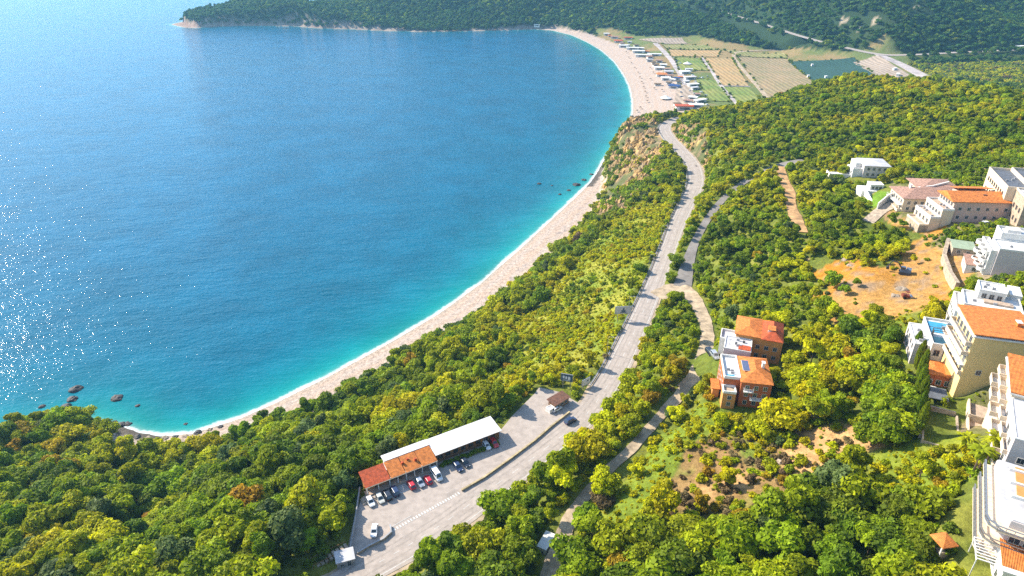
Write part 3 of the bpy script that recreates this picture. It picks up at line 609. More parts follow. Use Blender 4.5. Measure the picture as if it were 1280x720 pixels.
b = Bld('rounded_balcony_house', 'cream house with curved glass-railed balconies above the lower garden', 'house', (83.6, 86.2), 98.0, R(-31))
po = [(0, 2.2), (.5, .8), (1.8, 0), (20, -.4), (20, 18), (0, 18)]
def curved(z0, z1, dx): return [(p[0] - dx if p[0] < 3 else p[0], p[1] - dx if p[1] < 3 else p[1]) for p in po]
b.part('wall', 'mauve', MB().prism(curved(0, 0, -1.2), S, 10.6))
for z in (2.6, 5.8, 9.0):
    pr = curved(0, 0, .6); sl = b.part('balcony', 'cream', MB().prism(pr, z - .3, z)); inn = curved(0, 0, .35); mb = MB()
    idx = [5, 0, 1, 2, 3]
    for k in range(4):
        a, c_, d_, e_ = pr[idx[k]], pr[idx[k + 1]], inn[idx[k + 1]], inn[idx[k]]
        for (h0, h1) in ((.004, .25), (.95, 1.05)): mb.add([(*a, z + h0), (*c_, z + h0), (*d_, z + h0), (*e_, z + h0), (*a, z + h1), (*c_, z + h1), (*d_, z + h1), (*e_, z + h1)], [(0, 1, 2, 3), (7, 6, 5, 4), (0, 4, 5, 1), (2, 6, 7, 3), (1, 5, 6, 2), (0, 3, 7, 4)])
        L_ = math.hypot(c_[0] - a[0], c_[1] - a[1]); n = max(1, int(L_ / 1.2))
        for i in range(n): px_, py_ = a[0] + (c_[0] - a[0]) * i / n, a[1] + (c_[1] - a[1]) * i / n; mb.box(px_, px_ + .08, py_ + .02, py_ + .1, z + .25, z + .95)
    mb.build('railing', 'metal', sl)
b.part('roof', 'pgrey', MB().prism(curved(0, 0, -1.4), 10.61, 10.8)); b.part('roof_terrace_tiles', 'ochre_wall', MB().box(4, 7, 8, 17, 10.82, 11)); b.part('roof_beam', 'white', MB().box(3, 18, 7.4, 7.8, 10.82, 11.4).box(3, 18, 11.4, 11.8, 10.82, 11.4).box(3, 18, 15.4, 15.8, 10.82, 11.4))
b.part('glass_roof', 'autoglass', MB().box(5, 14, 3, 7, 10.82, 11.05))
b.wins('l', 3, 17.5, 1.2, 5, [3, 6.2], 1.8, 2.0, 'door').wins('f', 3.4, 12, 1.0, 4, [3, 6.2], 1.6, 1.9)
FOOT.append([b.g(-2, -2), b.g(21, -2), b.g(21, 19), b.g(-2, 19)]); bank(b, 0, 16, 0, 16); b.done()

b = Bld('corner_house', 'small house with salmon tiled roof and white pergola at the lower corner', 'house', (83.2, 79.4), 98.2, R(-28))
b.vol(0, 12, 0, 11, S, 5.2, 'white'); b.shed(-.2, 12, 1.0, 11.4, 5.3, 6.0, 'orange_tile', .2); b.part('terrace_edge', 'white', MB().box(-.3, 12, -.3, .9, 5.21, 5.6))
mb = MB()
for i in range(8): mb.box(-3.4, -.05, 3 + i * .75, 3.2 + i * .75, 3.4, 3.55)
mb.box(-3.4, -3.25, 2.8, 8.6, 3.2, 3.39).box(-3.35, -3.2, 2.9, 3.05, S, 3.2).box(-3.35, -3.2, 8.3, 8.45, S, 3.2)
b.part('pergola', 'white', mb); b.wins('l', 1, 10, 0, 3, [1.2], 1.2, 1.5).wins('f', 1, 11, 0, 3, [1.2], 1.2, 1.5); b.done()

b = Bld('garden_pavilion', 'small garden pavilion with a salmon pyramid roof among the trees', 'pavilion', (79.4, 88.6), 96.2, R(10))
mb = MB()
for x in (.2, 2.2):
    for y in (.2, 2.2): mb.box(x - .12, x + .12, y - .12, y + .12, -1, 2.7)
b.part('post', 'white', mb); b.hip(0, 2.4, 0, 2.4, 2.7, 1.2, 'orange_tile', .5, ridge=1.69); b.part('low_wall', 'stone', MB().box(.1, 2.3, .1, 2.3, -1, .8))
b.done()

b = Bld('green_shed', 'shed with pale green tin roof above the terraced garden', 'shed', (160.5, 226.0), 93.5, R(-22))
b.vol(0, 7, 0, 6.5, -3, 3, 'stone'); b.shed(-.3, 7.3, -.3, 6.8, 3.0, 3.5, 'shedgreen', .12).win(2, 0, 1, 'f').win(5, 0, .2, 'f', 1, 2, 'door'); b.done()
b = Bld('garden_annex', 'little white annex with pink tiled roof beside the white flats', 'annex', (157.0, 212.0), 93.5, R(-25))
b.vol(0, 5.5, 0, 8, -3, 3, 'white'); b.shed(-.3, 5.8, -.3, 8.3, 3.0, 3.6, 'pink_tile', .15).win(2.6, 0, 1, 'f'); b.wins('l', 1, 7, 0, 2, [1], 1, 1.2); b.done()

b = Bld('white_hut', 'small white metal cabin among trees beside the dirt track', 'cabin', (6.2, 118.4), 62.5, R(-28))
b.vol(0, 2.4, 0, 5.2, -2, 2.6, 'white'); b.shed(-.15, 2.55, -.15, 5.35, 2.62, 2.75, 'white', .08).win(1.2, 0, .9, 'f', .9, .8); b.wins('l', .5, 4.8, 0, 2, [.9], .9, .8); bank(b, 0, 2.4, 0, 5.2); b.done()
b = Bld('grey_hut', 'small hut with pale grey tin roof at the lower end of the car park wall', 'hut', (-43.6, 117.6), 57.4, R(20))
b.vol(0, 4.4, 0, 3.4, -2, 2.5, 'grey'); b.shed(-.2, 4.6, -.2, 3.6, 2.52, 2.8, 'pgrey', .1).win(1.2, 0, .9, 'f', .9, .8).win(3, 0, .1, 'f', .9, 2, 'door'); b.done()

b = Bld('roadside_kiosk', 'brown roofed kiosk with white counter on the gravel lay-by', 'kiosk', (13.0, 179.0), 57.8, R(42))
b.vol(1.8, 8.4, .3, 3.3, -1, 2.3, 'wood').vol(-.6, 1.75, .2, 2.2, -1, 1.6, 'white'); b.shed(1.4, 8.8, -.2, 3.9, 2.5, 3.0, 'brown_tile', .15); b.flat(-.6, 1.75, .2, 2.2, 1.6, 'pgrey', .2).wins('f', 2.4, 8, .3, 3, [.9], 1.2, 1); b.done()

# ------------------------------------------------------------------ land cover zones (world polygons)
def zpoly(l, z): return [tuple(P(a, b, z)) for a, b in l]
Z_DIRT = [zpoly([(1008, 305), (1040, 312), (1085, 335), (1120, 328), (1135, 300), (1100, 282), (1098, 268), (1125, 272), (1150, 292), (1180, 318), (1197, 345), (1192, 390), (1160, 412), (1120, 428), (1085, 415), (1055, 398), (1040, 368), (1030, 345)], 87)]
Z_CLEAR = [zpoly([(868, 545), (900, 520), (960, 545), (1040, 552), (1095, 560), (1110, 590), (1060, 612), (960, 620), (930, 650), (860, 650), (835, 620), (845, 575)], 81)]
Z_MEADOW = [zpoly([(1092, 404), (1152, 386), (1152, 440), (1130, 474), (1112, 434)], 91), zpoly([(640, 440), (640, 395), (680, 345), (730, 300), (775, 265), (815, 262), (835, 290), (825, 330), (800, 372), (700, 420)], 38), zpoly([(857, 498), (900, 500), (880, 540), (845, 590), (838, 640), (770, 668), (742, 640), (790, 580)], 74), zpoly([(1100, 556), (1160, 552), (1215, 566), (1222, 600), (1180, 622), (1110, 604)], 93), zpoly([(556, 525), (570, 480), (650, 420), (700, 385), (745, 345), (770, 330), (790, 345), (800, 372), (788, 400), (768, 440), (748, 478), (700, 500), (665, 492), (640, 520), (620, 535)], 46)]
Z_LAWN = [zpoly([(1085, 240), (1100, 236), (1122, 248), (1100, 262), (1090, 262)], 90)]
Z_PLAIN = [zpoly([(742, 38), (770, 41), (800, 46), (870, 47.5), (905, 55), (985, 65), (1060, 74), (1100, 71), (1128, 77), (1180, 106), (1190, 130), (1000, 142), (930, 146), (850, 152), (785, 152), (780, 92)], 5)]
Z_SCRUB = [zpoly([(1130, 76), (1300, 76), (1420, 90), (1420, 130), (1280, 122), (1170, 104)], 16)]
Z_CLIFF = [zpoly([(742, 250), (752, 228), (758, 200), (774, 166), (796, 158), (812, 170), (826, 188), (832, 205), (820, 228), (800, 250), (785, 275), (768, 275), (750, 258)], 26)]
Z_CUT = [zpoly([(842, 152), (862, 160), (880, 180), (890, 205), (880, 206), (862, 182), (846, 166)], 50)]
Z_VILL = [zpoly([(1120, 215), (1290, 180), (1400, 250), (1400, 520), (1290, 560), (1200, 545), (1200, 500), (1190, 400), (1225, 340), (1190, 300), (1150, 275), (1140, 255)], 97)]
def zone(Z, x, y, jit=4.0):
    n1 = fbm(x / 14, y / 14, 31, 3) * jit * 4; n2 = fbm(x / 14, y / 14, 47, 3) * jit * 4
    m = np.zeros(x.shape, bool)
    for p in Z: m |= inpoly(x + n1, y + n2, p)
    return m

# ------------------------------------------------------------------ ground
NX, NY = 720, 640
sv = np.linspace(-1.15, 1.15, NX); tv = np.linspace(0, 1, NY)
yy = [-20.]
while yy[-1] < 6150: yy.append(yy[-1] + .0068 * (yy[-1] + 130) * (.42 if 530 < yy[-1] < 730 else 1))
yy = np.array(yy); NY = len(yy)
X, Y = np.meshgrid(sv, yy); X = X * (Y + 130)
Zg = height(X.ravel(), Y.ravel()).reshape(X.shape)
D, Wd = coast_d(X.ravel(), Y.ravel()); D = D.reshape(X.shape); Wd = Wd.reshape(X.shape)
def grid_mesh(name, X, Y, Z, mask=None):
    ny, nx = X.shape; me = bpy.data.meshes.new(name)
    co = np.stack([X, Y, Z], -1).reshape(-1, 3)
    i = np.arange(ny * nx).reshape(ny, nx); q = np.stack([i[:-1, :-1], i[:-1, 1:], i[1:, 1:], i[1:, :-1]], -1).reshape(-1, 4)
    used = None
    if mask is not None:
        mk = (mask[:-1, :-1] | mask[:-1, 1:] | mask[1:, 1:] | mask[1:, :-1]).ravel(); q = q[mk]
        used = np.unique(q); re = np.full(ny * nx, -1); re[used] = np.arange(len(used)); q = re[q]; co = co[used]
    me.vertices.add(len(co)); me.vertices.foreach_set('co', co.ravel())
    me.loops.add(q.size); me.loops.foreach_set('vertex_index', q.ravel().astype(np.int32))
    me.polygons.add(len(q)); me.polygons.foreach_set('loop_start', np.arange(0, q.size, 4, dtype=np.int32)); me.polygons.foreach_set('loop_total', np.full(len(q), 4, np.int32))
    me.polygons.foreach_set('use_smooth', np.ones(len(q), bool)); me.update(); me.validate()
    return me, used

def cover(x, y, z, d, w):
    n = fbm(x / 9, y / 9, 5, 4); n2 = fbm(x / 40, y / 40, 15, 3)
    def C(r, g, b): return np.array([r, g, b])[None] * np.ones((len(x), 1))
    def mix(a, b, t): return a * (1 - t[:, None]) + b * t[:, None]
    col = mix(C(.11, .14, .02), C(.21, .21, .035), smooth(-.2, .25, n))
    col = mix(col, C(.03, .055, .02), smooth(900, 1300, y))
    m = zone(Z_MEADOW, x, y); col[m] = mix(C(.16, .21, .022), C(.30, .28, .035), smooth(-.25, .25, n + n2))[m]
    m = zone(Z_LAWN, x, y, 1); col[m] = C(.14, .24, .02)[m]
    m = zone(Z_CLEAR, x, y); col[m] = mix(mix(C(.26, .16, .06), C(.50, .29, .12), smooth(-.15, .12, n + n2)), C(.16, .20, .03), smooth(.02, .25, -n))[m]
    m = zone(Z_VILL, x, y); col[m] = mix(C(.11, .125, .03), C(.32, .24, .14), smooth(-.15, .1, n))[m]
    m = zone(Z_DIRT, x, y, 7); n3 = fbm(x / 3.5, y / 3.5, 77, 4); n4 = fbm(x / 16, y / 16, 79, 3)
    col[m] = mix(mix(C(.46, .195, .022), C(.43, .235, .07), smooth(-.1, .2, n4)), C(.32, .21, .12), smooth(.0, .2, n3))[m]
    m = zone(Z_CLIFF, x, y, 5) | zone(Z_CUT, x, y, 2); n3 = fbm(x / 5, y / 5, 61, 4)
    col[m] = mix(mix(C(.36, .26, .15), C(.60, .38, .13), smooth(-.12, .12, n3)), C(.11, .12, .045), smooth(.03, .11, n + n2 * .6))[m]
    n5 = fbm(x / 2.6, y / 2.6, 71, 3); col[m] = mix(col, C(.20, .14, .08), smooth(.06, .2, n5))[m]
    m = zone(Z_PLAIN, x, y, 1.5); col[m] = mix(C(.30, .21, .09), C(.15, .18, .05), smooth(-.15, .15, n2 + n * .5))[m]
    m = zone(Z_SCRUB, x, y); col[m] = mix(C(.20, .18, .07), C(.17, .20, .05), smooth(-.15, .15, n))[m]
    for (px, py, r) in ((1055, 26, 5), (1093, 27, 5), (1145, 9, 5), (1075, 36, 4)):
        q = BARE[(px, py)]; m = np.hypot(x - q.x, (y - q.y) * .6) < r * (1 + n * 1.6); col[m] = C(.42, .33, .22)[m]
    # beach: wet edge, bands of shingle, drift line
    m = (d > -60) & (d < w + 1.5 + n * 9)
    sand = mix(C(.47, .375, .305), C(.49, .36, .27), smooth(-.2, .2, np.sin(d * .7 + n * 5) * .2))
    sand = mix(sand, C(.36, .29, .25), smooth(.08, .2, fbm(x / 5, y / 5, 91, 3)) * smooth(.35, .6, d / w) * (w < 45))
    sand = mix(C(.40, .33, .26), sand, smooth(0, 3.2, d + n * 3))
    col[m] = sand[m]
    m = (d > -12) & (d < w + 8) & (w < 14) & (y > 1100) ; col[m] = mix(C(.26, .19, .15), C(.36, .28, .22), smooth(-.1, .1, n))[m]
    m = (d < 26) & (d > -12) & (x < -690) & (y > 1500); col[m] = mix(C(.28, .18, .14), C(.38, .27, .21), smooth(-.1, .1, n))[m]
    m = (d > -12) & (d < 5) & (w < 14) & (y < 1100); col[m] = C(.12, .10, .08)[m]
    return col
BARE = {k: hit(*k) for k in ((1055, 26), (1093, 27), (1145, 9), (1075, 36))}


me, _ = grid_mesh('ground', X, Y, Zg)
ccol = cover(X.ravel(), Y.ravel(), Zg.ravel(), D.ravel(), Wd.ravel())
at = me.color_attributes.new('cover', 'FLOAT_COLOR', 'POINT'); at.data.foreach_set('color', np.concatenate([ccol, np.ones((len(ccol), 1))], 1).ravel())
gm = bpy.data.materials.new('ground_cover'); gm.use_nodes = True; nt = gm.node_tree; b_ = nt.nodes['Principled BSDF']; b_.inputs['Roughness'].default_value = .95; b_.inputs['Specular IOR Level'].default_value = .1
ca = nt.nodes.new('ShaderNodeVertexColor'); ca.layer_name = 'cover'; ge = nt.nodes.new('ShaderNodeNewGeometry')
def nz(scale, det, rough=.6):
    n = nt.nodes.new('ShaderNodeTexNoise'); n.inputs['Scale'].default_value = scale; n.inputs['Detail'].default_value = det; n.inputs['Roughness'].default_value = rough; nt.links.new(ge.outputs['Position'], n.inputs['Vector']); return n
n1 = nz(.5, 9, .8); r1 = nt.nodes.new('ShaderNodeMapRange'); r1.inputs[1].default_value = .3; r1.inputs[2].default_value = .7; r1.inputs[3].default_value = .42; r1.inputs[4].default_value = 1.45; nt.links.new(n1.outputs[0], r1.inputs[0])
hv = nt.nodes.new('ShaderNodeHueSaturation'); nt.links.new(ca.outputs['Color'], hv.inputs['Color']); nt.links.new(r1.outputs[0], hv.inputs['Value']); nt.links.new(hv.outputs[0], b_.inputs['Base Color'])
n2 = nz(.6, 8, .7); bp = nt.nodes.new('ShaderNodeBump'); bp.inputs['Distance'].default_value = .9; bp.inputs['Strength'].default_value = .7; nt.links.new(n2.outputs[0], bp.inputs['Height']); nt.links.new(bp.outputs[0], b_.inputs['Normal'])
me.materials.append(gm); go = bpy.data.objects.new('ground', me); COL.objects.link(go); tag(go, 'hilly coastal ground with pebble beaches, ochre cliff and orange earth clearing', 'ground', kind='structure')

# craggy rock standing out of the cliff and the road cut
def crags(name, label, Z, n_, r0, r1, seed):
    g_ = np.random.default_rng(seed); lo = np.array(Z[0]).min(0); hi = np.array(Z[0]).max(0); m_ = MB(); k = 0
    from mathutils import noise as mn
    import bmesh
    bm = bmesh.new(); bmesh.ops.create_icosphere(bm, subdivisions=2, radius=1); bv = np.array([v.co[:] for v in bm.verts]); bf = [tuple(v.index for v in f.verts) for f in bm.faces]; bm.free()
    x = g_.uniform(lo[0], hi[0], n_ * 4); y = g_.uniform(lo[1], hi[1], n_ * 4); ok = inpoly(x, y, Z[0]) & (fbm(x / 9, y / 9, 5, 4) + fbm(x / 40, y / 40, 15, 3) * .6 < .06); x, y = x[ok][:n_], y[ok][:n_]; dr, (wr,) = dist_line(x, y, RD['coast_road'][0], [RD['coast_road'][2]]); ok = dr > wr / 2 + r1 * 1.15; x, y = x[ok], y[ok]; z = height(x, y); zx = height(x + 1.5, y); zy = height(x, y + 1.5)
    dd, ww_ = coast_d(x, y)
    for i in range(len(x)):
        if dd[i] < 2: continue
        r = g_.uniform(r0, r1); sc_ = np.array([r * g_.uniform(.7, 1.2), r * g_.uniform(.7, 1.2), r * g_.uniform(.9, 1.9)]); nn = 1 + .55 * (g_.random(len(bv)) - .5)
        a = g_.uniform(0, 6.28); q = bv * nn[:, None] * sc_; q = np.stack([q[:, 0] * math.cos(a) - q[:, 1] * math.sin(a), q[:, 0] * math.sin(a) + q[:, 1] * math.cos(a), q[:, 2]], 1) + [x[i], y[i], z[i] - .35 * r]; m_.add(q.tolist(), bf)
    o = m_.build(name, CRAG); tag(o, label, 'rock face', kind='stuff')
CRAG = mat('ochre_cliff_rock', (.46, .28, .095), .95, .3, .10, .6, .9, col2=(.22, .155, .085))
crags('cliff_rock', 'craggy ochre rock of the sea cliff below the road bend', Z_CLIFF, 800, .7, 2.9, 3)
crags('cutting_rock', 'broken ochre rock of the road cutting above the bend', Z_CUT, 260, .8, 2.2, 4)
# ------------------------------------------------------------------ sea
sv2 = np.linspace(-1.9, 1.0, 520); yw = -40 + 120 * np.exp(np.linspace(0, 1, 520) * math.log(30000 / 120)) - 60
XW, YW = np.meshgrid(sv2, yw); XW = XW * (YW + 160)
DW, _w = coast_d(XW.ravel(), YW.ravel()); DW = DW.reshape(XW.shape)
me, used = grid_mesh('sea', XW, YW, np.zeros_like(XW), DW < 6)
a_ = me.attributes.new('shore', 'FLOAT', 'POINT'); a_.data.foreach_set('value', (-DW.ravel()[used] * (1 + 3 * smooth(1150, 1450, YW.ravel()[used]) * smooth(150, -100, XW.ravel()[used]))).astype(np.float32))
wm = bpy.data.materials.new('sea_water'); wm.use_nodes = True; nt = wm.node_tree; b_ = nt.nodes['Principled BSDF']
ge = nt.nodes.new('ShaderNodeNewGeometry'); sh = nt.nodes.new('ShaderNodeAttribute'); sh.attribute_name = 'shore'
def mth(op, a, b=None, c=None):
    m = nt.nodes.new('ShaderNodeMath'); m.operation = op
    for i, v in enumerate((a, b, c)):
        if v is None: continue
        if isinstance(v, (int, float)): m.inputs[i].default_value = v
        else: nt.links.new(v, m.inputs[i])
    return m.outputs[0]
big = nz(.012, 5, .6); mid = nz(.06, 4, .6)
dj = mth('ADD', sh.outputs['Fac'], mth('MULTIPLY', mth('SUBTRACT', big.outputs[0], .5), mth('MULTIPLY', mth('MINIMUM', sh.outputs['Fac'], 120), .9)))
lg = mth('DIVIDE', mth('LOGARITHM', mth('MAXIMUM', mth('ADD', dj, 1.0), 1.0), 2.718), 7.0)   # 0..1 over 0..1100 m
rp = nt.nodes.new('ShaderNodeValToRGB'); rp.color_ramp.interpolation = 'B_SPLINE'; nt.links.new(lg, rp.inputs[0])
cr = rp.color_ramp
while len(cr.elements) > 1: cr.elements.remove(cr.elements[0])
stops = [(0, (.26, .34, .30)), (.16, (.08, .30, .27)), (.24, (.006, .245, .228)), (.35, (.0005, .200, .212)), (.46, (.0002, .138, .190)), (.58, (.0002, .098, .160)), (.80, (.0002, .097, .190)), (1, (.0002, .108, .225))]
cr.elements[0].position = 0; cr.elements[0].color = (*stops[0][1], 1)
for p_, c_ in stops[1:]: e = cr.elements.new(p_); e.color = (*c_, 1)
# surf line
fo = nz(.35, 5, .7); fo2 = nz(.05, 2)
edge = mth('ADD', sh.outputs['Fac'], mth('ADD', mth('MULTIPLY', fo.outputs[0], -4.0), mth('MULTIPLY', fo2.outputs[0], -4.0)))
fm_ = nt.nodes.new('ShaderNodeMapRange'); fm_.inputs[1].default_value = -3.2; fm_.inputs[2].default_value = -1.2; fm_.inputs[3].default_value = .8; fm_.inputs[4].default_value = 0; nt.links.new(edge, fm_.inputs[0])
mxf = nt.nodes.new('ShaderNodeMix'); mxf.data_type = 'RGBA'; nt.links.new(fm_.outputs[0], mxf.inputs[0]); hw = nt.nodes.new('ShaderNodeHueSaturation'); rw = nt.nodes.new('ShaderNodeMapRange'); rw.inputs[1].default_value = .35; rw.inputs[2].default_value = .65; rw.inputs[3].default_value = .84; rw.inputs[4].default_value = 1.16; pt = nz(.022, 6, .65); nt.links.new(pt.outputs[0], rw.inputs[0]); nt.links.new(rw.outputs[0], hw.inputs['Value']); nt.links.new(rp.outputs[0], hw.inputs['Color']); nt.links.new(hw.outputs[0], mxf.inputs[6]); mxf.inputs[7].default_value = (.78, .80, .78, 1)
nt.links.new(mxf.outputs[2], b_.inputs['Base Color'])
b_.inputs['Roughness'].default_value = .1; b_.inputs['IOR'].default_value = 1.33; b_.inputs['Specular IOR Level'].default_value = .22
mp = nt.nodes.new('ShaderNodeMapping'); mp.inputs['Rotation'].default_value = (0, 0, R(-24)); mp.inputs['Scale'].default_value = (.5, 1, 1); nt.links.new(ge.outputs['Position'], mp.inputs[0])
def nzm(scale, det, rough=.6):
    n = nt.nodes.new('ShaderNodeTexNoise'); n.inputs['Scale'].default_value = scale; n.inputs['Detail'].default_value = det; n.inputs['Roughness'].default_value = rough; nt.links.new(mp.outputs[0], n.inputs['Vector']); return n.outputs[0]
hgt = mth('ADD', mth('ADD', mth('MULTIPLY', nzm(.09, 2), 1.1), mth('MULTIPLY', nzm(.38, 2, .5), .42)), mth('ADD', mth('MULTIPLY', nzm(1.0, 2, .5), .385), mth('MULTIPLY', nzm(2.6, 1, .5), .09)))
calm = nt.nodes.new('ShaderNodeMapRange'); calm.inputs[1].default_value = 0; calm.inputs[2].default_value = 60; calm.inputs[3].default_value = .35; calm.inputs[4].default_value = 1; nt.links.new(sh.outputs['Fac'], calm.inputs[0])
bp = nt.nodes.new('ShaderNodeBump'); bp.inputs['Distance'].default_value = 1.0; nt.links.new(mth('MULTIPLY', hgt, calm.outputs[0]), bp.inputs['Height']); bp.inputs['Strength'].default_value = 1; nt.links.new(bp.outputs[0], b_.inputs['Normal'])
me.materials.append(wm); so = bpy.data.objects.new('sea', me); COL.objects.link(so); tag(so, 'turquoise to deep blue sea with small waves and surf line', 'sea', kind='structure')

# ------------------------------------------------------------------ road surfaces
RM = {'coast_road': ('asphalt', 'pale sun-bleached two-lane coast road winding along the slope'), 'side_road': ('asphalt2', 'narrow grey side road climbing through the bushes'), 'house_road': ('track', 'pale lane from the junction down to the red walled house'),
      'dirt_track': ('track', 'dirt track running down through the wood'), 'orange_track': ('otrack', 'straight orange earth track cut through the bushes'), 'village_lane': ('stone', 'pale lane curving in front of the pink roofed house'),
      'hill_highway': ('asphalt', 'pale highway crossing the foot of the far wooded hills'), 'valley_road': ('concrete', 'wide pale road coming down into the valley'), 'beach_track': ('concrete', 'pale track behind the beach bars'),
      'field_path': ('concrete', 'straight pale path between the green fields'), 'plain_track': ('track', 'winding track along the brown field'), 'cross_path': ('concrete', 'thin path crossing the green field')}
def ribbon(pts, z, w, off=0., dz=0., thick=.35, shrink=None):
    n = len(pts); mb = MB(); L, Rr = [], []
    for i in range(n):
        a = pts[max(i - 1, 0)]; b2 = pts[min(i + 1, n - 1)]; t = np.array(b2) - np.array(a); t = t / (np.hypot(*t) + 1e-9); nn = np.array([-t[1], t[0]])
        wl = w[i] / 2 if hasattr(w, '__len__') else w / 2
        cc = np.array(pts[i]) + nn * off
        L.append((*(cc + nn * wl), z[i] + dz)); Rr.append((*(cc - nn * wl), z[i] + dz))
    rings = []
    for l, r in zip(L, Rr): rings.append([l, r, (r[0], r[1], r[2] - thick), (l[0], l[1], l[2] - thick)])
    return mb.loft(rings)
for k, (p, zz, ww) in RD.items():
    dz = .02 if k in ('coast_road',) else (.0 if k in ('house_road', 'dirt_track') else .03)
    if p[0][1] > 800: dz = .35 if k != 'cross_path' else .3
    wj = [w_ * (1 + (.10 if 'track' in k or k in ('house_road',) else 0) * math.sin(i * 1.7) * math.sin(i * .63)) for i, w_ in enumerate(ww)]
    o = ribbon(p, zz, wj, 0, dz + {'side_road': -.012, 'house_road': -.018, 'dirt_track': -.024, 'field_path': .03, 'plain_track': .05, 'valley_road': -.05}.get(k, 0)).build(k, RM[k][0]); tag(o, RM[k][1], 'road' if 'road' in k or 'way' in k else 'track', kind='structure')
YAW = R(30.5)
def rl(x, y): return (-43.9 + x * math.cos(YAW) - y * math.sin(YAW), 147.6 + x * math.sin(YAW) + y * math.cos(YAW))
# painted lines on the coast road
p, zz, ww = RD['coast_road']
m = MB()
def line(off, wd, i0, i1, dash=None, frac=False):
    # dense resample
    pp, zzz, www = [], [], []
    for i in range(i0, i1):
        for t in (0, .25, .5, .75): pp.append(p[i] * (1 - t) + p[i + 1] * t); zzz.append(zz[i] * (1 - t) + zz[i + 1] * t); www.append(ww[i] * (1 - t) + ww[i + 1] * t)
    o_ = np.mean(www) / 2 * off if frac else off
    q = ribbon(pp, zzz, wd, o_, .026, .002); m.add(q.v, q.f)
n_ = len(p)
for i0 in range(6, n_ - 7, 6): line(-.78, .18, i0, i0 + 6, frac=True)
for i0 in range(42, n_ - 7, 6): line(.76, .18, i0, i0 + 6, frac=True)
for i0 in range(8, n_ - 3, 2): line(0, .14, i0, i0 + 1)
for q_ in m.v[:0]: pass
wr = MB()
def wear(off, wd, i0, i1):
    pp, zzz = [], []
    for i in range(i0, i1):
        for t in (0, .33, .66): pp.append(p[i] * (1 - t) + p[i + 1] * t); zzz.append(zz[i] * (1 - t) + zz[i + 1] * t)
    q = ribbon(pp, zzz, [wd * (.75 + .5 * math.sin(k_ * .37 + off) ** 2) for k_ in range(len(pp))], off, .0215, .001); wr.add(q.v, q.f)
for off in (-3.0, -1.45, 1.45, 3.0): wear(off, .55, 2, n_ - 6)
g_ = random.Random(5)
for k_ in range(16):
    i = g_.randrange(6, n_ - 10); q = ribbon([p[i] * .7 + p[i + 1] * .3, p[i + 1]], [zz[i] * .7 + zz[i + 1] * .3, zz[i + 1]], g_.uniform(1, 2.6), g_.choice([-2.2, 2.2, -1.4]), .0235, .001); wr.add(q.v, q.f)
for k_ in range(7):
    ax, ay = g_.uniform(4, 40), g_.uniform(-22, -12); q = [rl(ax, ay), rl(ax + g_.uniform(2, 5), ay), rl(ax + g_.uniform(2, 5), ay + g_.uniform(1, 2.4)), rl(ax, ay + 1.5)]
    if all(inpoly(np.array([a_[0]]), np.array([a_[1]]), LOT)[0] for a_ in q): wr.prism(q, 57.987, 57.989)
tag(wr.build('asphalt_wear', mat('worn_darker_asphalt', (.35, .295, .252), .9, .12, .8)), 'darker wheel tracks and repair patches on the coast road asphalt', 'road surface', kind='structure')
tag(ribbon(p, zz, [w_ + 2.4 + .8 * math.sin(i * 1.3) for i, w_ in enumerate(ww)], 0, -.05, .4).build('road_shoulder', 'track'), 'dusty tan shoulder along the coast road', 'road shoulder', kind='structure')
o = m.build('road_markings', 'paint'); tag(o, 'white edge and centre lines painted on the coast road', 'road marking', kind='structure')
# car park
o = MB().prism(LOT, 57.6, 57.985).build('car_park', 'asphalt'); tag(o, 'pale asphalt car park in front of the restaurant', 'car park', kind='structure')
m = MB()
a0 = P(489, 666, 58); a1 = P(576, 617, 58); n = 26
dv = (a1 - a0) / n; un = dv / np.hypot(*dv); pn = np.array([-un[1], un[0]])
for i in range(n):
    cc = a0 + dv * (i + .25); q = [tuple(cc), tuple(cc + dv * .52), tuple(cc + dv * .52 + pn * .95), tuple(cc + pn * .95)]; m.prism(q, 58.03, 58.034)
q0 = P(488, 660, 58); q1 = P(514, 645, 58); dd = (q1 - q0); pn2 = np.array([-dd[1], dd[0]]) / np.hypot(*dd) * .16
m.prism([tuple(q0), tuple(q1), tuple(q1 + pn2), tuple(q0 + pn2)], 58.03, 58.034)
for i in range(5):   # striped crossing by the entrance
    m.prism([rl(8.0 + 0, -5.6 - 1.9 - i * .0 + 0 - i * .62), rl(11.3, -7.5 - i * .62), rl(11.3, -7.2 - i * .62), rl(8.0, -7.2 - i * .62)], 57.99, 57.994)
for x in range(24, 44, 3): m.prism([rl(x, -8.6), rl(x + .12, -8.6), rl(x + .12, -5.2), rl(x, -5.2)], 57.99, 57.994)
o = m.build('parking_markings', 'paint'); tag(o, 'row of white squares between car park and road with striped walkway', 'road marking', kind='structure')
# low walls
def wall(name, label, pts, w, h, mt, z=None, down=1.0, kind=None, cap=None):
    pp = [np.array(P(a, b, c_)) for a, b, c_ in pts]; zs = [c_ for a, b, c_ in pts]
    o = ribbon(pp, zs, w, 0, h, h + down).build(name, mt); tag(o, label, 'wall', kind=kind)
    if cap: ribbon(pp, zs, w * 1.1, 0, h + .11, .1).build('coping', cap, o)
    return o
wall('island_wall', 'yellow topped kerb wall dividing the car park from the coast road', [(577, 614, 58), (605, 598, 58), (640, 573, 58), (668, 552, 58), (690, 533, 58), (712, 516, 58)], .5, .55, 'stone', cap='yellowpaint')
wall('lot_wall', 'low stone wall closing the lower end of the car park', [(447, 693, 58), (462, 684, 58), (480, 675, 58), (489, 667, 58), (488, 658, 58)], .4, .7, 'stone', cap='grey')
wall('boundary_wall', 'thin dark wall along the wooded left side of the car park', [(437, 696, 58), (441, 670, 58), (446, 640, 58), (450, 612, 58)], .3, 1.1, 'grey')
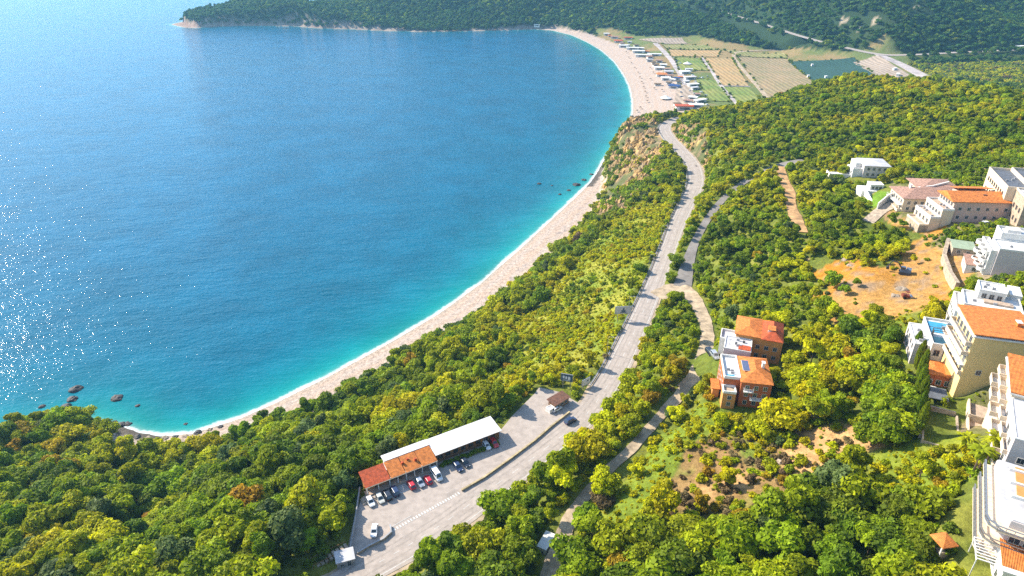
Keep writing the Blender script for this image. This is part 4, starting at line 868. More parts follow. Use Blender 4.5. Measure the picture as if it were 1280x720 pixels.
wall('lane_wall', 'long curved pale garden wall in front of the pink roofed house', [(1097, 258, 92), (1110, 247, 94), (1130, 240, 96), (1165, 236, 98), (1185, 231, 99)], .5, 1.6, 'white', down=3)
wall('lawn_wall', 'straight white wall running down beside the small lawn', [(1081, 238, 88), (1086, 248, 88), (1093, 261, 88)], .5, 1.4, 'white', down=3)
wall('terrace_stone_wall', 'tall dry stone retaining wall edging the orange earth clearing', [(1185, 300, 95), (1180, 320, 94), (1188, 342, 94), (1197, 356, 95)], 1.2, .8, 'stone', down=6)
wall('hedge_wall', 'narrow pale wall between the dark cypresses and the courtyard', [(1150, 545, 93), (1151, 500, 93), (1152, 460, 93)], .5, 1.0, 'stone', down=3)
wall('footpath_wall', 'small stone wall beside the steps in the wood', [(1105, 438, 88), (1100, 425, 88), (1112, 415, 89)], 1.6, .3, 'stone', down=2)
# guard rail
gp = RD['coast_road'][0]; gz = RD['coast_road'][1]; gw = RD['coast_road'][2]
def guard(label, i0, i1, side):
    pp, z_ = [], []
    for i in range(i0, i1):
        t = gp[min(i + 1, len(gp) - 1)] - gp[i - 1]; t = t / np.hypot(*t); nn = np.array([-t[1], t[0]]); pp.append(gp[i] + nn * side * (gw[i] / 2 + .9)); z_.append(gz[i])
    e = empty('guard_rail', (0, 0, 0)); tag(e, label, 'guard rail')
    ribbon(pp, z_, .1, 0, .8, .35).build('rail', 'metal', e)
    ribbon(pp, z_, .45, side * .05, .12, .6).build('kerb', 'grey', e)
    cnt = 0
    for a, b2, za, zb in zip(pp[:-1], pp[1:], z_[:-1], z_[1:]):
        if cnt >= 90: break
        q = (a + b2) / 2; MB().box(-.07, .07, -.07, .07, -.5, .85).build('post', 'metal', e, (q[0] + side * -0.0, q[1] + .12, (za + zb) / 2)); cnt += 1
guard('long metal guard rail on the sea side of the coast road', 40, 92, 1)
guard('metal guard rail on the sea side of the bend above the cliff', 94, 112, 1)

# ------------------------------------------------------------------ fields on the plain
FM = {}
def fieldmat(n, c1, c2):
    m_ = mat('field_' + n, c1, .95, .2, .03, col2=c2, bump=.2, bscale=.4); FM[n] = m_; nt = m_.node_tree; b = nt.nodes['Principled BSDF']
    src_ = b.inputs['Base Color'].links[0].from_socket; tc = nt.nodes['Texture Coordinate']; w_ = nt.nodes.new('ShaderNodeTexWave'); w_.inputs['Scale'].default_value = .045; w_.inputs['Distortion'].default_value = 3; w_.inputs['Detail'].default_value = 3; w_.inputs['Detail Scale'].default_value = 2; nt.links.new(tc.outputs['Object'], w_.inputs['Vector'])
    h_ = nt.nodes.new('ShaderNodeHueSaturation'); r_ = nt.nodes.new('ShaderNodeMapRange'); r_.inputs[3].default_value = .72; r_.inputs[4].default_value = 1.12; nt.links.new(w_.outputs['Fac'], r_.inputs[0]); nt.links.new(r_.outputs[0], h_.inputs['Value']); nt.links.new(src_, h_.inputs['Color']); nt.links.new(h_.outputs[0], b.inputs['Base Color'])
FEDGE = []
fieldmat('tan', (.44, .27, .11), (.34, .25, .11)); fieldmat('brown', (.33, .23, .12), (.24, .20, .09)); fieldmat('green', (.13, .20, .03), (.27, .26, .06)); fieldmat('net', (.022, .065, .050), (.03, .085, .06)); fieldmat('sand', (.40, .31, .23), (.33, .25, .18)); fieldmat('olive', (.18, .20, .045), (.30, .25, .09))
for i, (nm, l, lab) in enumerate([('olive', [(826, 54), (880, 55), (900, 62), (832, 60)], 'olive field at the foot of the dark hills'), ('tan', [(834, 61), (902, 62.5), (897, 71), (838, 70)], 'tan ploughed field behind the beach track'),
        ('green', [(843, 72.5), (875, 72.5), (886, 88), (849, 88)], 'green field with a small white tent'), ('tan', [(881, 72.5), (915, 73), (936, 107), (903, 106.5)], 'long tan ploughed strip between two paths'),
        ('green', [(870, 99), (896, 100), (914, 127), (884, 126)], 'lower green field right of the parked cars'), ('green', [(903, 108.5), (937, 109.5), (956, 131), (927, 132)], 'green and brown plot crossed by the track'),
        ('brown', [(921, 70), (985, 73), (1018, 108), (962, 126)], 'wide brown fallow field beside the netted crop'), ('net', [(986, 76), (1067, 77), (1097, 100), (1016, 105)], 'dark green crop field under netting'),
        ('sand', [(797, 48.5), (852, 48), (860, 53), (824, 53.5)], 'pale sandy ground at the top of the beach'), ('sand', [(1066, 80), (1098, 78), (1140, 100), (1098, 101)], 'pale pinkish gravel yard beside the valley road'),
        ('sand', [(846, 106), (863, 106), (874, 136), (842, 136)], 'sandy lot behind the beach where cars park'), ('olive', [(905, 62.5), (980, 67), (985, 72), (920, 69)], 'strip of dry grass by the winding track')]):
    q = [P(a, b2, 5) for a, b2 in l]; n = 14; xs, ys = [], []
    uu, vv = np.meshgrid(np.linspace(0, 1, n), np.linspace(0, 1, n))
    XX = (q[3][0] * (1 - uu) + q[2][0] * uu) * (1 - vv) + (q[0][0] * (1 - uu) + q[1][0] * uu) * vv; YY = (q[3][1] * (1 - uu) + q[2][1] * uu) * (1 - vv) + (q[0][1] * (1 - uu) + q[1][1] * uu) * vv
    ZZ = height(XX.ravel(), YY.ravel()).reshape(XX.shape) + .55 + i * .012
    ZZ = np.maximum(ZZ, 4.72 + i * .012) if nm == 'x' else ZZ
    FEDGE += [(q[k_] , q[(k_ + 1) % 4]) for k_ in range(4)] if nm != 'sand' else []
    me, _ = grid_mesh('field', XX, YY, ZZ); me.materials.append(FM[nm]); o = bpy.data.objects.new('field', me); COL.objects.link(o); tag(o, lab, 'field', kind='structure')
# ------------------------------------------------------------------ cars
def car_body(L=4.2, W=1.76, hood=.86, roof=1.45, kind='hatch'):
    h = W / 2
    def ring(x, z0, z1, w0, w1): return [(x, -w0, z0), (x, w0, z0), (x, w1, (z0 + z1) / 2), (x, w1 * .93, z1), (x, -w1 * .93, z1), (x, -w1, (z0 + z1) / 2)]
    lo = MB().loft([ring(-L / 2, .38, .74, h * .72, h * .80), ring(-L / 2 + .12, .24, hood - .04, h * .88, h * .95), ring(-L / 4, .22, hood + .04, h * .95, h), ring(.2, .22, hood + .05, h * .95, h), ring(L / 4, .22, hood, h * .95, h), ring(L / 2 - .25, .24, hood - .12, h * .9, h * .95), ring(L / 2, .36, .62, h * .66, h * .74)])
    if kind == 'van': c0, c1, t0, t1 = -L / 2 + .06, L / 2 - .75, -L / 2 + .2, L / 2 - 1.45
    elif kind == 'sedan': c0, c1, t0, t1 = -L / 2 + .55, L / 2 - 1.05, -L / 2 + 1.15, L / 2 - 1.85
    else: c0, c1, t0, t1 = -L / 2 + .12, L / 2 - 1.0, -L / 2 + .55, L / 2 - 1.75
    zb = hood + .03; bw, tw = h * .92, h * .76
    lo.loft([[(c0, -bw, zb), (c1, -bw, zb), (c1, bw, zb), (c0, bw, zb)], [(t0, -tw, roof - .05), (t1, -tw, roof - .05), (t1, tw, roof - .05), (t0, tw, roof - .05)], [(t0 + .12, -tw * .88, roof), (t1 - .1, -tw * .88, roof), (t1 - .1, tw * .88, roof), (t0 + .12, tw * .88, roof)]])
    def lerp(a, b2, t): return tuple(a[i] + (b2[i] - a[i]) * t for i in range(3))
    def panel(q, out, mr=.1, lo_=.12, hi=.9):
        a, b2, c_, d_ = q; a2, b3 = lerp(a, d_, lo_), lerp(b2, c_, lo_); d2, c2 = lerp(a, d_, hi), lerp(b2, c_, hi)
        pts = [lerp(a2, b3, mr), lerp(a2, b3, 1 - mr), lerp(d2, c2, 1 - mr), lerp(d2, c2, mr)]; o = Vector(out) * .018
        m_ = MB(); m_.add([Vector(v) - o * .2 for v in pts] + [Vector(v) + o for v in pts], [(0, 3, 2, 1), (4, 5, 6, 7), (0, 1, 5, 4), (1, 2, 6, 5), (2, 3, 7, 6), (3, 0, 4, 7)]); return m_
    B_ = [(c0, -bw, zb), (c1, -bw, zb), (c1, bw, zb), (c0, bw, zb)]; T_ = [(t0, -tw, roof - .05), (t1, -tw, roof - .05), (t1, tw, roof - .05), (t0, tw, roof - .05)]
    G = {'windscreen': panel([B_[1], B_[2], T_[2], T_[1]], (.7, 0, .7)), 'rear_window': panel([B_[3], B_[0], T_[0], T_[3]], (-.8, 0, .5)),
         'side_window': panel([B_[0], B_[1], T_[1], T_[0]], (0, -1, .2), .07), 'side_window.': panel([B_[2], B_[3], T_[3], T_[2]], (0, 1, .2), .07)}
    return lo, G, L, h
def make_car(kind, paint, L=4.2, W=1.76, roof=1.45, hood=.86):
    lo, G, L, h = car_body(L, W, hood, roof, kind)
    root = empty('parked_car', (0, 0, 0)); lo.build('body', paint, root)
    for k, g in G.items(): g.build(k.strip('.'), 'autoglass', root)
    for sx in (-1, 1):
        for sy in (-1, 1):
            cx, cy = sx * (L / 2 - .82), sy * (h - .1); ty = MB(); ty.tube([(cx, cy - .11, .32), (cx, cy + .11, .32)], .32, n=14); w_ = ty.build('wheel', 'tyre', root)
            MB().tube([(cx, cy + sy * .112, .32), (cx, cy + sy * .13, .32)], .19, n=10).build('rim', 'rim', w_)
        MB().box(L / 2 - .16, L / 2 - .03, sx * h * .62 - .17, sx * h * .62 + .17, .58, .70).build('headlight', 'lamp', root)
        MB().box(-L / 2 - .005, -L / 2 + .08, sx * h * .66 - .12, sx * h * .66 + .12, .66, .80).build('taillight', 'tail', root)
    for o in (root,): pass
    return root
bpy.context.view_layer.update()
PROTO = {}
def car(kind, paint, x, y, z, yaw, label, group, cat='car', name='parked_car'):
    dims = {'hatch': (4.0, 1.74, 1.48, .86), 'sedan': (4.5, 1.78, 1.44, .84), 'suv': (4.5, 1.86, 1.72, .98), 'van': (5.2, 1.95, 2.15, 1.05)}[kind]
    k = (kind, paint)
    if k not in PROTO:
        r = make_car(kind if kind != 'suv' else 'hatch', paint, *dims); index_kids(r); PROTO[k] = r
    else: r = copy_tree(PROTO[k])
    r.name = name; r.location = (x, y, z); r.rotation_euler = (0, 0, yaw); tag(r, label, cat, group); return r
FW = R(-59.5); BK = FW + math.pi
g = 'cars parked in front of the restaurant'
for px, py, kind, paint, yw, lab in [
        (463, 627, 'hatch', 'carwhite', FW, 'small white hatchback, first car at the lower end of the front row'), (475, 623, 'hatch', 'creamcar', FW, 'cream hatchback between the white hatchback and the dark cars'),
        (484, 619, 'suv', 'black', BK, 'black car next to the cream hatchback'), (493.5, 614, 'suv', 'navy', BK, 'dark navy car beside the striped walkway'),
        (514, 606, 'hatch', 'red', BK, 'red hatchback right after the striped walkway'), (525, 603, 'hatch', 'silver', FW, 'silver hatchback between the two red cars'),
        (535, 600, 'hatch', 'red', BK, 'red hatchback between the silver hatchback and the white van'), (546, 594, 'van', 'carwhite', FW, 'white van at the end of the dense front row'),
        (572, 583, 'sedan', 'navy', FW, 'dark blue sedan parked before the hedge, left one of two'), (581, 578, 'sedan', 'black', FW, 'black sedan parked before the hedge, right one of two'),
        (608, 557, 'hatch', 'carwhite', FW, 'white hatchback at the upper end beside a bright red car'), (617, 553.5, 'suv', 'red', FW, 'bright red car, last one at the upper end of the car park'),
        (468, 663, 'sedan', 'carwhite', R(-87), 'white sedan parked alone near the lower wall of the car park')]:
    x, y = P(px, py, LOTZ + .5); car(kind, paint, x, y, LOTZ - .01, yw, lab, g)
x, y = P(713, 526, 58.5); car('suv', 'navy', x, y, 58.02, R(38), 'dark blue car driving on the coast road beside the kiosk', None, name='moving_car')
x, y = P(696, 511, 58.5); car('hatch', 'carwhite', x, y, LOTZ - .01, R(40), 'white car parked beside the brown roofed kiosk', None)
g = 'cars parked below the grey hotel'
for px, py, paint, lab in [(1222, 266, 'navy', 'dark blue car under the peach house wall'), (1230, 264, 'silver', 'silver car parked among dark blue cars below the hotel'), (1238, 262, 'navy', 'dark blue car nearest the hotel facade'), (1246, 260, 'black', 'black car at the hotel end of the row')]:
    q = hit(px, py); car('sedan', paint, q.x, q.y, q.z + .02, R(60), lab, g)
q = hit(1233, 281); car('hatch', 'carwhite', q.x, q.y, q.z + .02, R(5), 'white car on the lane above the white flats', None)
for px, py, paint, lab, yw in [(887, 442, 'black', 'black car parked beside the red walled house', -80), (893, 446, 'silver', 'silver car beside a black car at the red walled house', -80)]:
    q = hit(px, py); car('suv', paint, q.x, q.y, q.z + .05, R(yw), lab, 'cars at the red walled house')

# ------------------------------------------------------------------ machines on the clearing
q = hit(1130, 342); e = empty('excavator', q, R(150)); tag(e, 'dark excavator with folded boom on the orange earth clearing', 'excavator')
for sy in (-1, 1): MB().loft([[(x_, sy * 1.2 - .3, z_) for x_, z_ in ((-1.9, .35), (-1.6, 0), (1.6, 0), (1.9, .35), (1.6, .8), (-1.6, .8))], [(x_, sy * 1.2 + .3, z_) for x_, z_ in ((-1.9, .35), (-1.6, 0), (1.6, 0), (1.9, .35), (1.6, .8), (-1.6, .8))]]).build('track', 'dmetal', e)
MB().box(-1.9, 1.5, -1.25, 1.25, .9, 1.5).box(-1.95, -.4, -1.2, 1.2, 1.5, 2.2).build('body', 'excav', e)
cb = MB().box(-.1, 1.4, .1, 1.2, 1.5, 2.9).build('cab', 'excav', e); MB().box(.1, 1.44, .16, 1.23, 2.0, 2.7).build('window', 'autoglass', cb)
MB().tube([(1.0, -.4, 1.5), (2.6, -.4, 3.6), (4.6, -.4, 3.9)], .28, .2).build('boom', 'dmetal', e); MB().tube([(4.6, -.4, 4.0), (5.6, -.4, 1.4)], .22, .14).build('arm', 'dmetal', e)
MB().loft([[(5.3, -.9, 1.5), (6.1, -.9, 1.2), (5.9, -.9, .4), (5.0, -.9, .6)], [(5.3, .1, 1.5), (6.1, .1, 1.2), (5.9, .1, .4), (5.0, .1, .6)]]).build('bucket', 'dmetal', e)
q = hit(1133, 373); e = empty('roller', q, R(-10)); tag(e, 'small rust red machine with drum below the excavator', 'roller')
MB().box(-1.6, .6, -.8, .8, .6, 1.4).box(-1.5, -.6, -.7, .7, 1.4, 1.7).build('body', 'machine', e); MB().tube([(1.3, -.9, .6), (1.3, .9, .6)], .6, n=16).build('drum', 'metal', e); MB().box(.5, 1.3, -.1, .1, .7, .9).build('yoke', 'dmetal', e)
for sy in (-1, 1): MB().tube([(-.9, sy * .85 - .15, .5), (-.9, sy * .85 + .15, .5)], .5, n=12).build('wheel', 'tyre', e)
cn = MB(); [cn.box(a, a + .06, bb, bb + .06, 1.4, 2.4) for a in (-.6, .4) for bb in (-.6, .54)]; cn.box(-.7, .55, -.7, .7, 2.4, 2.48); cn.build('canopy', 'machine', e)

# ------------------------------------------------------------------ billboards, lamps, steps
def billboard(px, py, z, w, h, yaw, label, face, marks, leg=3.5):
    q_ = hit(px, py); dp_ = proj(q_.x, q_.y, q_.z)[2]; q_ = hit(px, py + (leg + h / 2) * .86 * F / dp_); x, y, z = q_; FOOT.append([(x - w / 2, y - 3), (x + w / 2, y - 3), (x + w / 2, y + 1), (x - w / 2, y + 1)]); e = empty('billboard', (x, y, z), yaw); tag(e, label, 'billboard')
    pn_ = MB().box(-w / 2, w / 2, -.1, .1, leg, leg + h).build('panel', face, e); 
    fr_ = MB().box(-w / 2 - .12, w / 2 + .12, -.14, .12, leg - .12, leg).box(-w / 2 - .12, w / 2 + .12, -.14, .12, leg + h, leg + h + .12).box(-w / 2 - .12, -w / 2, -.14, .12, leg, leg + h).box(w / 2, w / 2 + .12, -.14, .12, leg, leg + h).build('frame', 'metal', e)
    for (a, b2, c_, d_, m_) in marks: MB().box(a * w, b2 * w, -.13, -.103, leg + c_ * h, leg + d_ * h).build('picture', m_, pn_)
    for sx in (-.32, .32): MB().box(sx * w - .12, sx * w + .12, -.1, .14, -6, leg - .12).build('post', 'metal', e)
billboard(778, 388, 47, 6.6, 3.2, R(4), 'white billboard with a small dark figure at the roadside meadow', 'mauve', [(-.12, .14, .12, .5, 'dgrey'), (-.03, .06, .5, .8, 'dgrey'), (-.2, .2, .1, .2, 'navy')])
billboard(708, 472, 54, 4.0, 2.8, R(-16), 'dark teal billboard with pale marks standing behind the kiosk', 'pooldark', [(-.36, -.2, .35, .75, 'white'), (-.12, .02, .3, .7, 'white'), (.1, .3, .25, .7, 'white'), (-.36, .3, .1, .16, 'white')], 3)
billboard(732, 477, 55, 3.6, 2.4, R(38), 'small white sign board on the green slope above the kiosk', 'white', [(.1, .3, .5, .75, 'dgrey')], 1.2)
k = 0
lamp = None
for i in (46, 54, 62, 68, 74, 80, 85, 90, 96, 101, 106):
    if i >= len(gp) - 1: break
    t = gp[i + 1] - gp[i - 1]; t = t / np.hypot(*t); nn = np.array([-t[1], t[0]]); q = gp[i] + nn * (gw[i] / 2 + 1.6)
    if lamp is None:
        lamp = empty('street_lamp', (0, 0, 0)); MB().tube([(0, 0, -1), (0, 0, 7)], .09, .06, 8).build('pole', 'metal', lamp); MB().tube([(0, 0, 6.9), (0, -.8, 7.3), (0, -1.6, 7.35)], .05, .04, 6).build('arm', 'metal', lamp); MB().box(-.14, .14, -2.1, -1.5, 7.28, 7.42).build('lamp_head', 'grey', lamp); index_kids(lamp); o = lamp
    else: o = copy_tree(lamp)
    o.location = (q[0], q[1], gz[i]); o.rotation_euler = (0, 0, math.atan2(t[1], t[0]))
    k += 1; od = ['first', 'second', 'third', 'fourth', 'fifth', 'sixth', 'seventh', 'eighth', 'ninth', 'tenth', 'eleventh'][k - 1]
    tag(o, f'thin grey street lamp, {od} along the guard rail counting up from the kiosk', 'street lamp', 'street lamps along the coast road')
q = hit(392, 712); e = empty('timber_steps', q, R(35)); tag(e, 'timber steps with handrails at the edge of the wood below the hut', 'steps')
m = MB()
for i in range(9): m.box(i * 1.1, i * 1.1 + .8, 0, 2.2, -.5 + i * .1, i * .14)
m.build('tread', 'stone', e)
for yy_ in (-.15, 2.3):
    r_ = MB().box(0, 9.6, yy_, yy_ + .1, 1.5, 1.62)
    for i in range(6): r_.box(i * 1.9, i * 1.9 + .1, yy_, yy_ + .1, -1, 1.5)
    r_.build('handrail', 'wood', e)
# small items in the village
x, y = P(1275, 357, 99.5); e = empty('red_canopy', (x, y, 96.5), R(-25)); tag(e, 'bright red fabric canopy on posts behind the white modern house', 'canopy')
MB().loft([[(-2, -1.6, 2.4), (2, -1.6, 2.4), (2, 1.6, 2.4), (-2, 1.6, 2.4)], [(-.6, -.3, 3.3), (.6, -.3, 3.3), (.6, .3, 3.3), (-.6, .3, 3.3)]]).build('cover', 'redcloth', e)
for sx in (-1.8, 1.8):
    for sy in (-1.4, 1.4): MB().box(sx - .05, sx + .05, sy - .05, sy + .05, -1, 2.4).build('post', 'metal', e)

# ------------------------------------------------------------------ rocks
def rock(px, py, r, label, m_='rock', z=None, group=None, flat=.55):
    if z is None: x, y = P(px, py, 0); z = 0
    else: q = hit(px, py); x, y, z = q
    import bmesh
    bm = bmesh.new(); bmesh.ops.create_icosphere(bm, subdivisions=3, radius=1)
    sd = rnd.random() * 100
    for v in bm.verts:
        n = vnoise(np.array([v.co.x * 1.5 + sd]), np.array([v.co.y * 1.5 + v.co.z * 1.3 + sd]), 2)[0] + .5 * vnoise(np.array([v.co.x * 4 + sd]), np.array([v.co.y * 4 - v.co.z * 4]), 3)[0]
        v.co *= .62 + .5 * n
        v.co.z = v.co.z * flat
    me = bpy.data.meshes.new('rock'); bm.to_mesh(me); bm.free(); me.materials.append(M[m_]); me.transform(Matrix.Scale(r, 4))
    o = bpy.data.objects.new('rock', me); COL.objects.link(o); o.location = (x, y, z - .1 * r); o.rotation_euler = (0, 0, rnd.random() * 6); tag(o, label, 'rock', group)
gr = 'dark rocks off the wooded point'
for a in [(95, 487, 3.0, 'large dark rock, farthest out of the left rock cluster in the sea'), (91, 499, 2.4, 'dark rock just below the farthest one of the left cluster'), (82, 509, 2.6, 'long low dark rock in the middle of the left cluster'), (89, 516, 2.2, 'dark rock touching the trees on the wooded point'),
          (146, 498, 3.2, 'big round dark rock standing alone in the turquoise water'), (172, 507, 1.1, 'very small dark rock right of the big round rock'), (53, 508, 1.5, 'small reddish rock amid the sun glitter'), (142, 529, 1.8, 'dark shore rock at the foot of the wood'), (151, 531, 2.0, 'wider dark shore rock at the foot of the wood'), (160, 530, 1.6, 'dark shore rock nearest the start of the beach'), (232, 530, .9, 'tiny rock off the start of the beach')]: rock(*a, group=gr)
gr = 'rocks at the far end of the near beach'
for a in [(721, 231, 3.6, 'largest dark rock at the far end of the near beach'), (711, 238, 2.0, 'dark rock at the waterline below the largest beach rock'), (674, 230, 1.9, 'lone rock in the water off the far end of the near beach'), (700, 243, 1.6, 'small dark rock in the shallows below the cliff beach'), (730, 225, 2.2, 'dark rock at the waterline under the cliff'), (739, 218, 2.0, 'dark rock tucked against the cliff foot'), (690, 232, 1.0, 'tiny rock in the shallows between lone rock and cliff')]: rock(*a, group=gr)
gr = 'boulders on the shingle'
od = iter(range(1, 60))
LB = [(172, 546), (184, 548), (196, 549), (206, 548), (219, 546), (232, 545), (247, 541), (262, 537), (276, 533)]
for i, (a, b2) in enumerate(LB): rock(a, b2, 1.3 + .5 * (i % 3 == 0), ['first', 'second', 'third', 'fourth', 'fifth', 'sixth', 'seventh', 'eighth', 'ninth'][i] + ' pale boulder from the wooded end along the near beach edge', 'prock' if i % 2 else 'rock', z=1, group=gr)
for i, (a, b2, r_) in enumerate([(978, 577, 1.5), (962, 545, 1.6), (1056, 325, 1.4), (1062, 332, 1.0), (1128, 362, 2.2), (1120, 370, 1.5)]): rock(a, b2, r_, ['pale boulder in the brown clearing near dry brush', 'pale boulder at the upper edge of the brown clearing', 'pale boulder at the edge of the orange clearing', 'smaller pale boulder beside another at the orange clearing edge', 'large pale boulder beside the rust red machine', 'pale boulder left of the rust red machine'][i], 'prock', z=1)

# ------------------------------------------------------------------ beach bars, tents, umbrellas, far cars
def bar(px, py, w, d, h, roofm, yaw, label, wallm='white', name='beach_bar', z=None, style='flat'):
    q = hit(px, py); e = empty(name, q, yaw); tag(e, label, 'beach bar', 'low buildings behind the far beach')
    MB().box(-w / 2, w / 2, -d / 2, d / 2, -2, h * .8).build('wall', wallm, e)
    if style == 'flat': MB().box(-w / 2 - 1, w / 2 + 1, -d / 2 - 1, d / 2 + 1, h * .8 + .01, h).build('roof', roofm, e)
    else: MB().loft([[(-w / 2 - 1, -d / 2 - 1, h * .8 + .01), (w / 2 + 1, -d / 2 - 1, h * .8 + .01), (w / 2 + 1, d / 2 + 1, h * .8 + .01), (-w / 2 - 1, d / 2 + 1, h * .8 + .01)], [(-w / 2 + d * .2, -.3, h * 1.25), (w / 2 - d * .2, -.3, h * 1.25), (w / 2 - d * .2, .3, h * 1.25), (-w / 2 + d * .2, .3, h * 1.25)]]).build('roof', roofm, e)
    MB().box(-w * .3, w * .3, -d / 2 - .05, -d / 2 - .005, .8, h * .6).build('window', 'glass', e)
BY = R(-8)
for a in [(824, 87, 14, 8, 4, 'white', BY, 'white roofed beach bar with dark blue end'), (827, 95, 15, 12, 4, 'orange_tile', BY, 'red roofed beach bar just below a white roofed one', 'white', 'beach_bar', None, 'hip'), (832, 100, 12, 7, 4, 'white', BY, 'long white awning directly below the red roofed bar'),
          (843, 110, 13, 11, 4, 'tarp', R(-30), 'dark blue canvas roofed bar on the far beach'), (855, 136, 20, 9, 4.5, 'red_tile', R(-5), 'red roofed building half hidden behind the ridge'), (870, 134, 16, 7, 4, 'white', R(-5), 'white roofed building right of the half hidden red one'),
          (768, 48, 14, 7, 4, 'pink_tile', BY, 'pink roofed hut at the wooded end of the far beach'), (773, 53, 16, 8, 4, 'red_tile', BY, 'largest red roof near the wooded end of the far beach', 'white', 'beach_bar', None, 'hip'), (785, 49, 16, 7, 4, 'red_tile', BY, 'low red roof among trees at the wooded end'), (779, 59, 16, 6, 4, 'white', BY, 'pale roofed bar below the largest red roof'),
          (791, 62, 22, 6, 4, 'white', BY, 'white roofed bar third from the wooded end'), (798, 66, 20, 7, 4, 'white', BY, 'wide white roof near the top of the beach track'), (804, 71, 26, 5, 4, 'white', BY, 'long thin white awning in the middle of the far beach'), (818, 70, 22, 5, 4, 'white', BY, 'long thin white awning meeting the beach track'),
          (812, 77, 10, 6, 4, 'grey', BY, 'grey hut below the long thin awnings'), (824, 78, 10, 6, 4, 'pink_tile', BY, 'small pink hut behind the long awnings'), (836, 92, 12, 7, 4, 'pgrey', BY, 'grey roofed store behind the white beach bar'), (758, 44, 10, 6, 4, 'white', BY, 'white hut nearest the wooded end of the far beach'),
          (856, 92, 14, 8, 4, 'white', R(10), 'white roof beside the pale track behind the beach'), (862, 99, 16, 6, 4, 'mauve', R(15), 'lilac grey roof below the white one by the pale track'), (866, 108, 14, 6, 4, 'white', R(15), 'white roofed shed beside the green field'), (671, 33, 12, 6, 4, 'white', 0, 'tiny white boathouse where the far beach begins'), (836, 105, 7, 5, 3, 'thatch', BY, 'thatched hut in the middle of the wide sand'),
          (822, 107, 8, 4, 3, 'thatch', BY, 'dark thatched shelter on the sand left of the blue roof'), (875, 128, 16, 5, 4, 'white', R(30), 'white roofed shed at the lower end of the green field'), (402, 7, 16, 6, 6, 'white', 0, 'white building on the saddle of the far headland'), (1274, 61, 18, 8, 5, 'white', 0, 'pale building beside the far highway')]: bar(*a)
g_ = random.Random(12)
hl = [(762, 46), (777, 56), (784, 58), (787, 54), (795, 58), (801, 62), (808, 66), (812, 73), (817, 80), (819, 83), (829, 83), (834, 88), (838, 97), (841, 101), (846, 100), (848, 104), (851, 98), (858, 104), (861, 89), (868, 112), (872, 120), (866, 124), (860, 128), (846, 132)]
for i, (a, b2) in enumerate(hl):
    rc, rn = g_.choice([('white', 'white'), ('pgrey', 'grey'), ('pink_tile', 'pink'), ('orange_tile', 'orange'), ('thatch', 'brown'), ('tarp', 'blue')]); bar(a, b2, g_.uniform(5, 10), g_.uniform(4, 6), g_.uniform(2.8, 4), rc, g_.uniform(-.5, .4), f'small {rn} roofed hut behind the far beach, number {i + 1} from the wooded end'.replace(f'number {i + 1}', (['first', 'second', 'third', 'fourth', 'fifth', 'sixth', 'seventh', 'eighth', 'ninth', 'tenth', 'eleventh', 'twelfth'] + ['thirteenth', 'fourteenth', 'fifteenth', 'sixteenth', 'seventeenth', 'eighteenth', 'nineteenth', 'twentieth', 'twenty-first', 'twenty-second', 'twenty-third', 'twenty-fourth'])[i]), 'white', 'beach_hut')
def tent(px, py, r, label, m_='white'):
    q = hit(px, py); e = empty('beach_tent', q); tag(e, label, 'tent', 'tents near the far beach')
    n = 10; MB().loft([[(r * math.cos(t), r * math.sin(t), 1.8) for t in [6.283 * k / n for k in range(n)]], [(r * .5 * math.cos(t), r * .5 * math.sin(t), 3.2) for t in [6.283 * k / n for k in range(n)]], [(.1 * math.cos(t), .1 * math.sin(t), 5) for t in [6.283 * k / n for k in range(n)]]]).build('canopy', m_, e)
    for k_ in range(4): MB().box(-.1, .1, -.1, .1, -1, 1.9).build('post', 'metal', e, (r * .9 * math.cos(k_ * 1.57), r * .9 * math.sin(k_ * 1.57), 0))
tent(832, 124, 7.5, 'large round white tent on the wide sand'); tent(859, 81, 7, 'round white tent in the green field'); tent(857, 91, 5, 'smaller white tent beside the pale track')
um = None; ords = ['first', 'second', 'third', 'fourth', 'fifth', 'sixth', 'seventh', 'eighth', 'ninth', 'tenth', 'eleventh', 'twelfth', 'thirteenth', 'fourteenth', 'fifteenth', 'sixteenth', 'seventeenth', 'eighteenth', 'nineteenth', 'twentieth']
ul = [(782, 66), (786, 73), (790, 80), (793, 86), (797, 92), (800, 98), (803, 104), (805, 110), (807, 116), (808, 122), (809, 128), (801, 136), (796, 140), (816, 92), (813, 86), (818, 112), (812, 100), (828, 114)]
for i, (a, b2) in enumerate(ul):
    q = hit(a + rnd.uniform(-1, 1), b2)
    if um is None:
        um = empty('beach_umbrella', (0, 0, 0)); MB().loft([[(1.9 * math.cos(t), 1.9 * math.sin(t), 2.1) for t in [6.283 * k_ / 8 for k_ in range(8)]], [(.05 * math.cos(t), .05 * math.sin(t), 3.0) for t in [6.283 * k_ / 8 for k_ in range(8)]]]).build('canopy', 'thatch', um); MB().tube([(0, 0, -.3), (0, 0, 2.6)], .06).build('pole', 'wood', um); index_kids(um); o = um
    else: o = copy_tree(um)
    o.location = q; o.rotation_euler = (0, 0, rnd.random() * 6); tag(o, f'thatched beach umbrella on the far beach, {ords[i]} counting from the wooded end', 'umbrella', 'thatched umbrellas on the far beach')
cl = [(866, 95), (870, 97), (874, 99), (878, 98), (884, 96), (869, 103), (872, 106), (874, 112), (876, 116), (868, 118), (862, 114), (850, 80), (846, 77), (842, 73), (882, 120), (884, 132), (851, 116), (852, 122)]
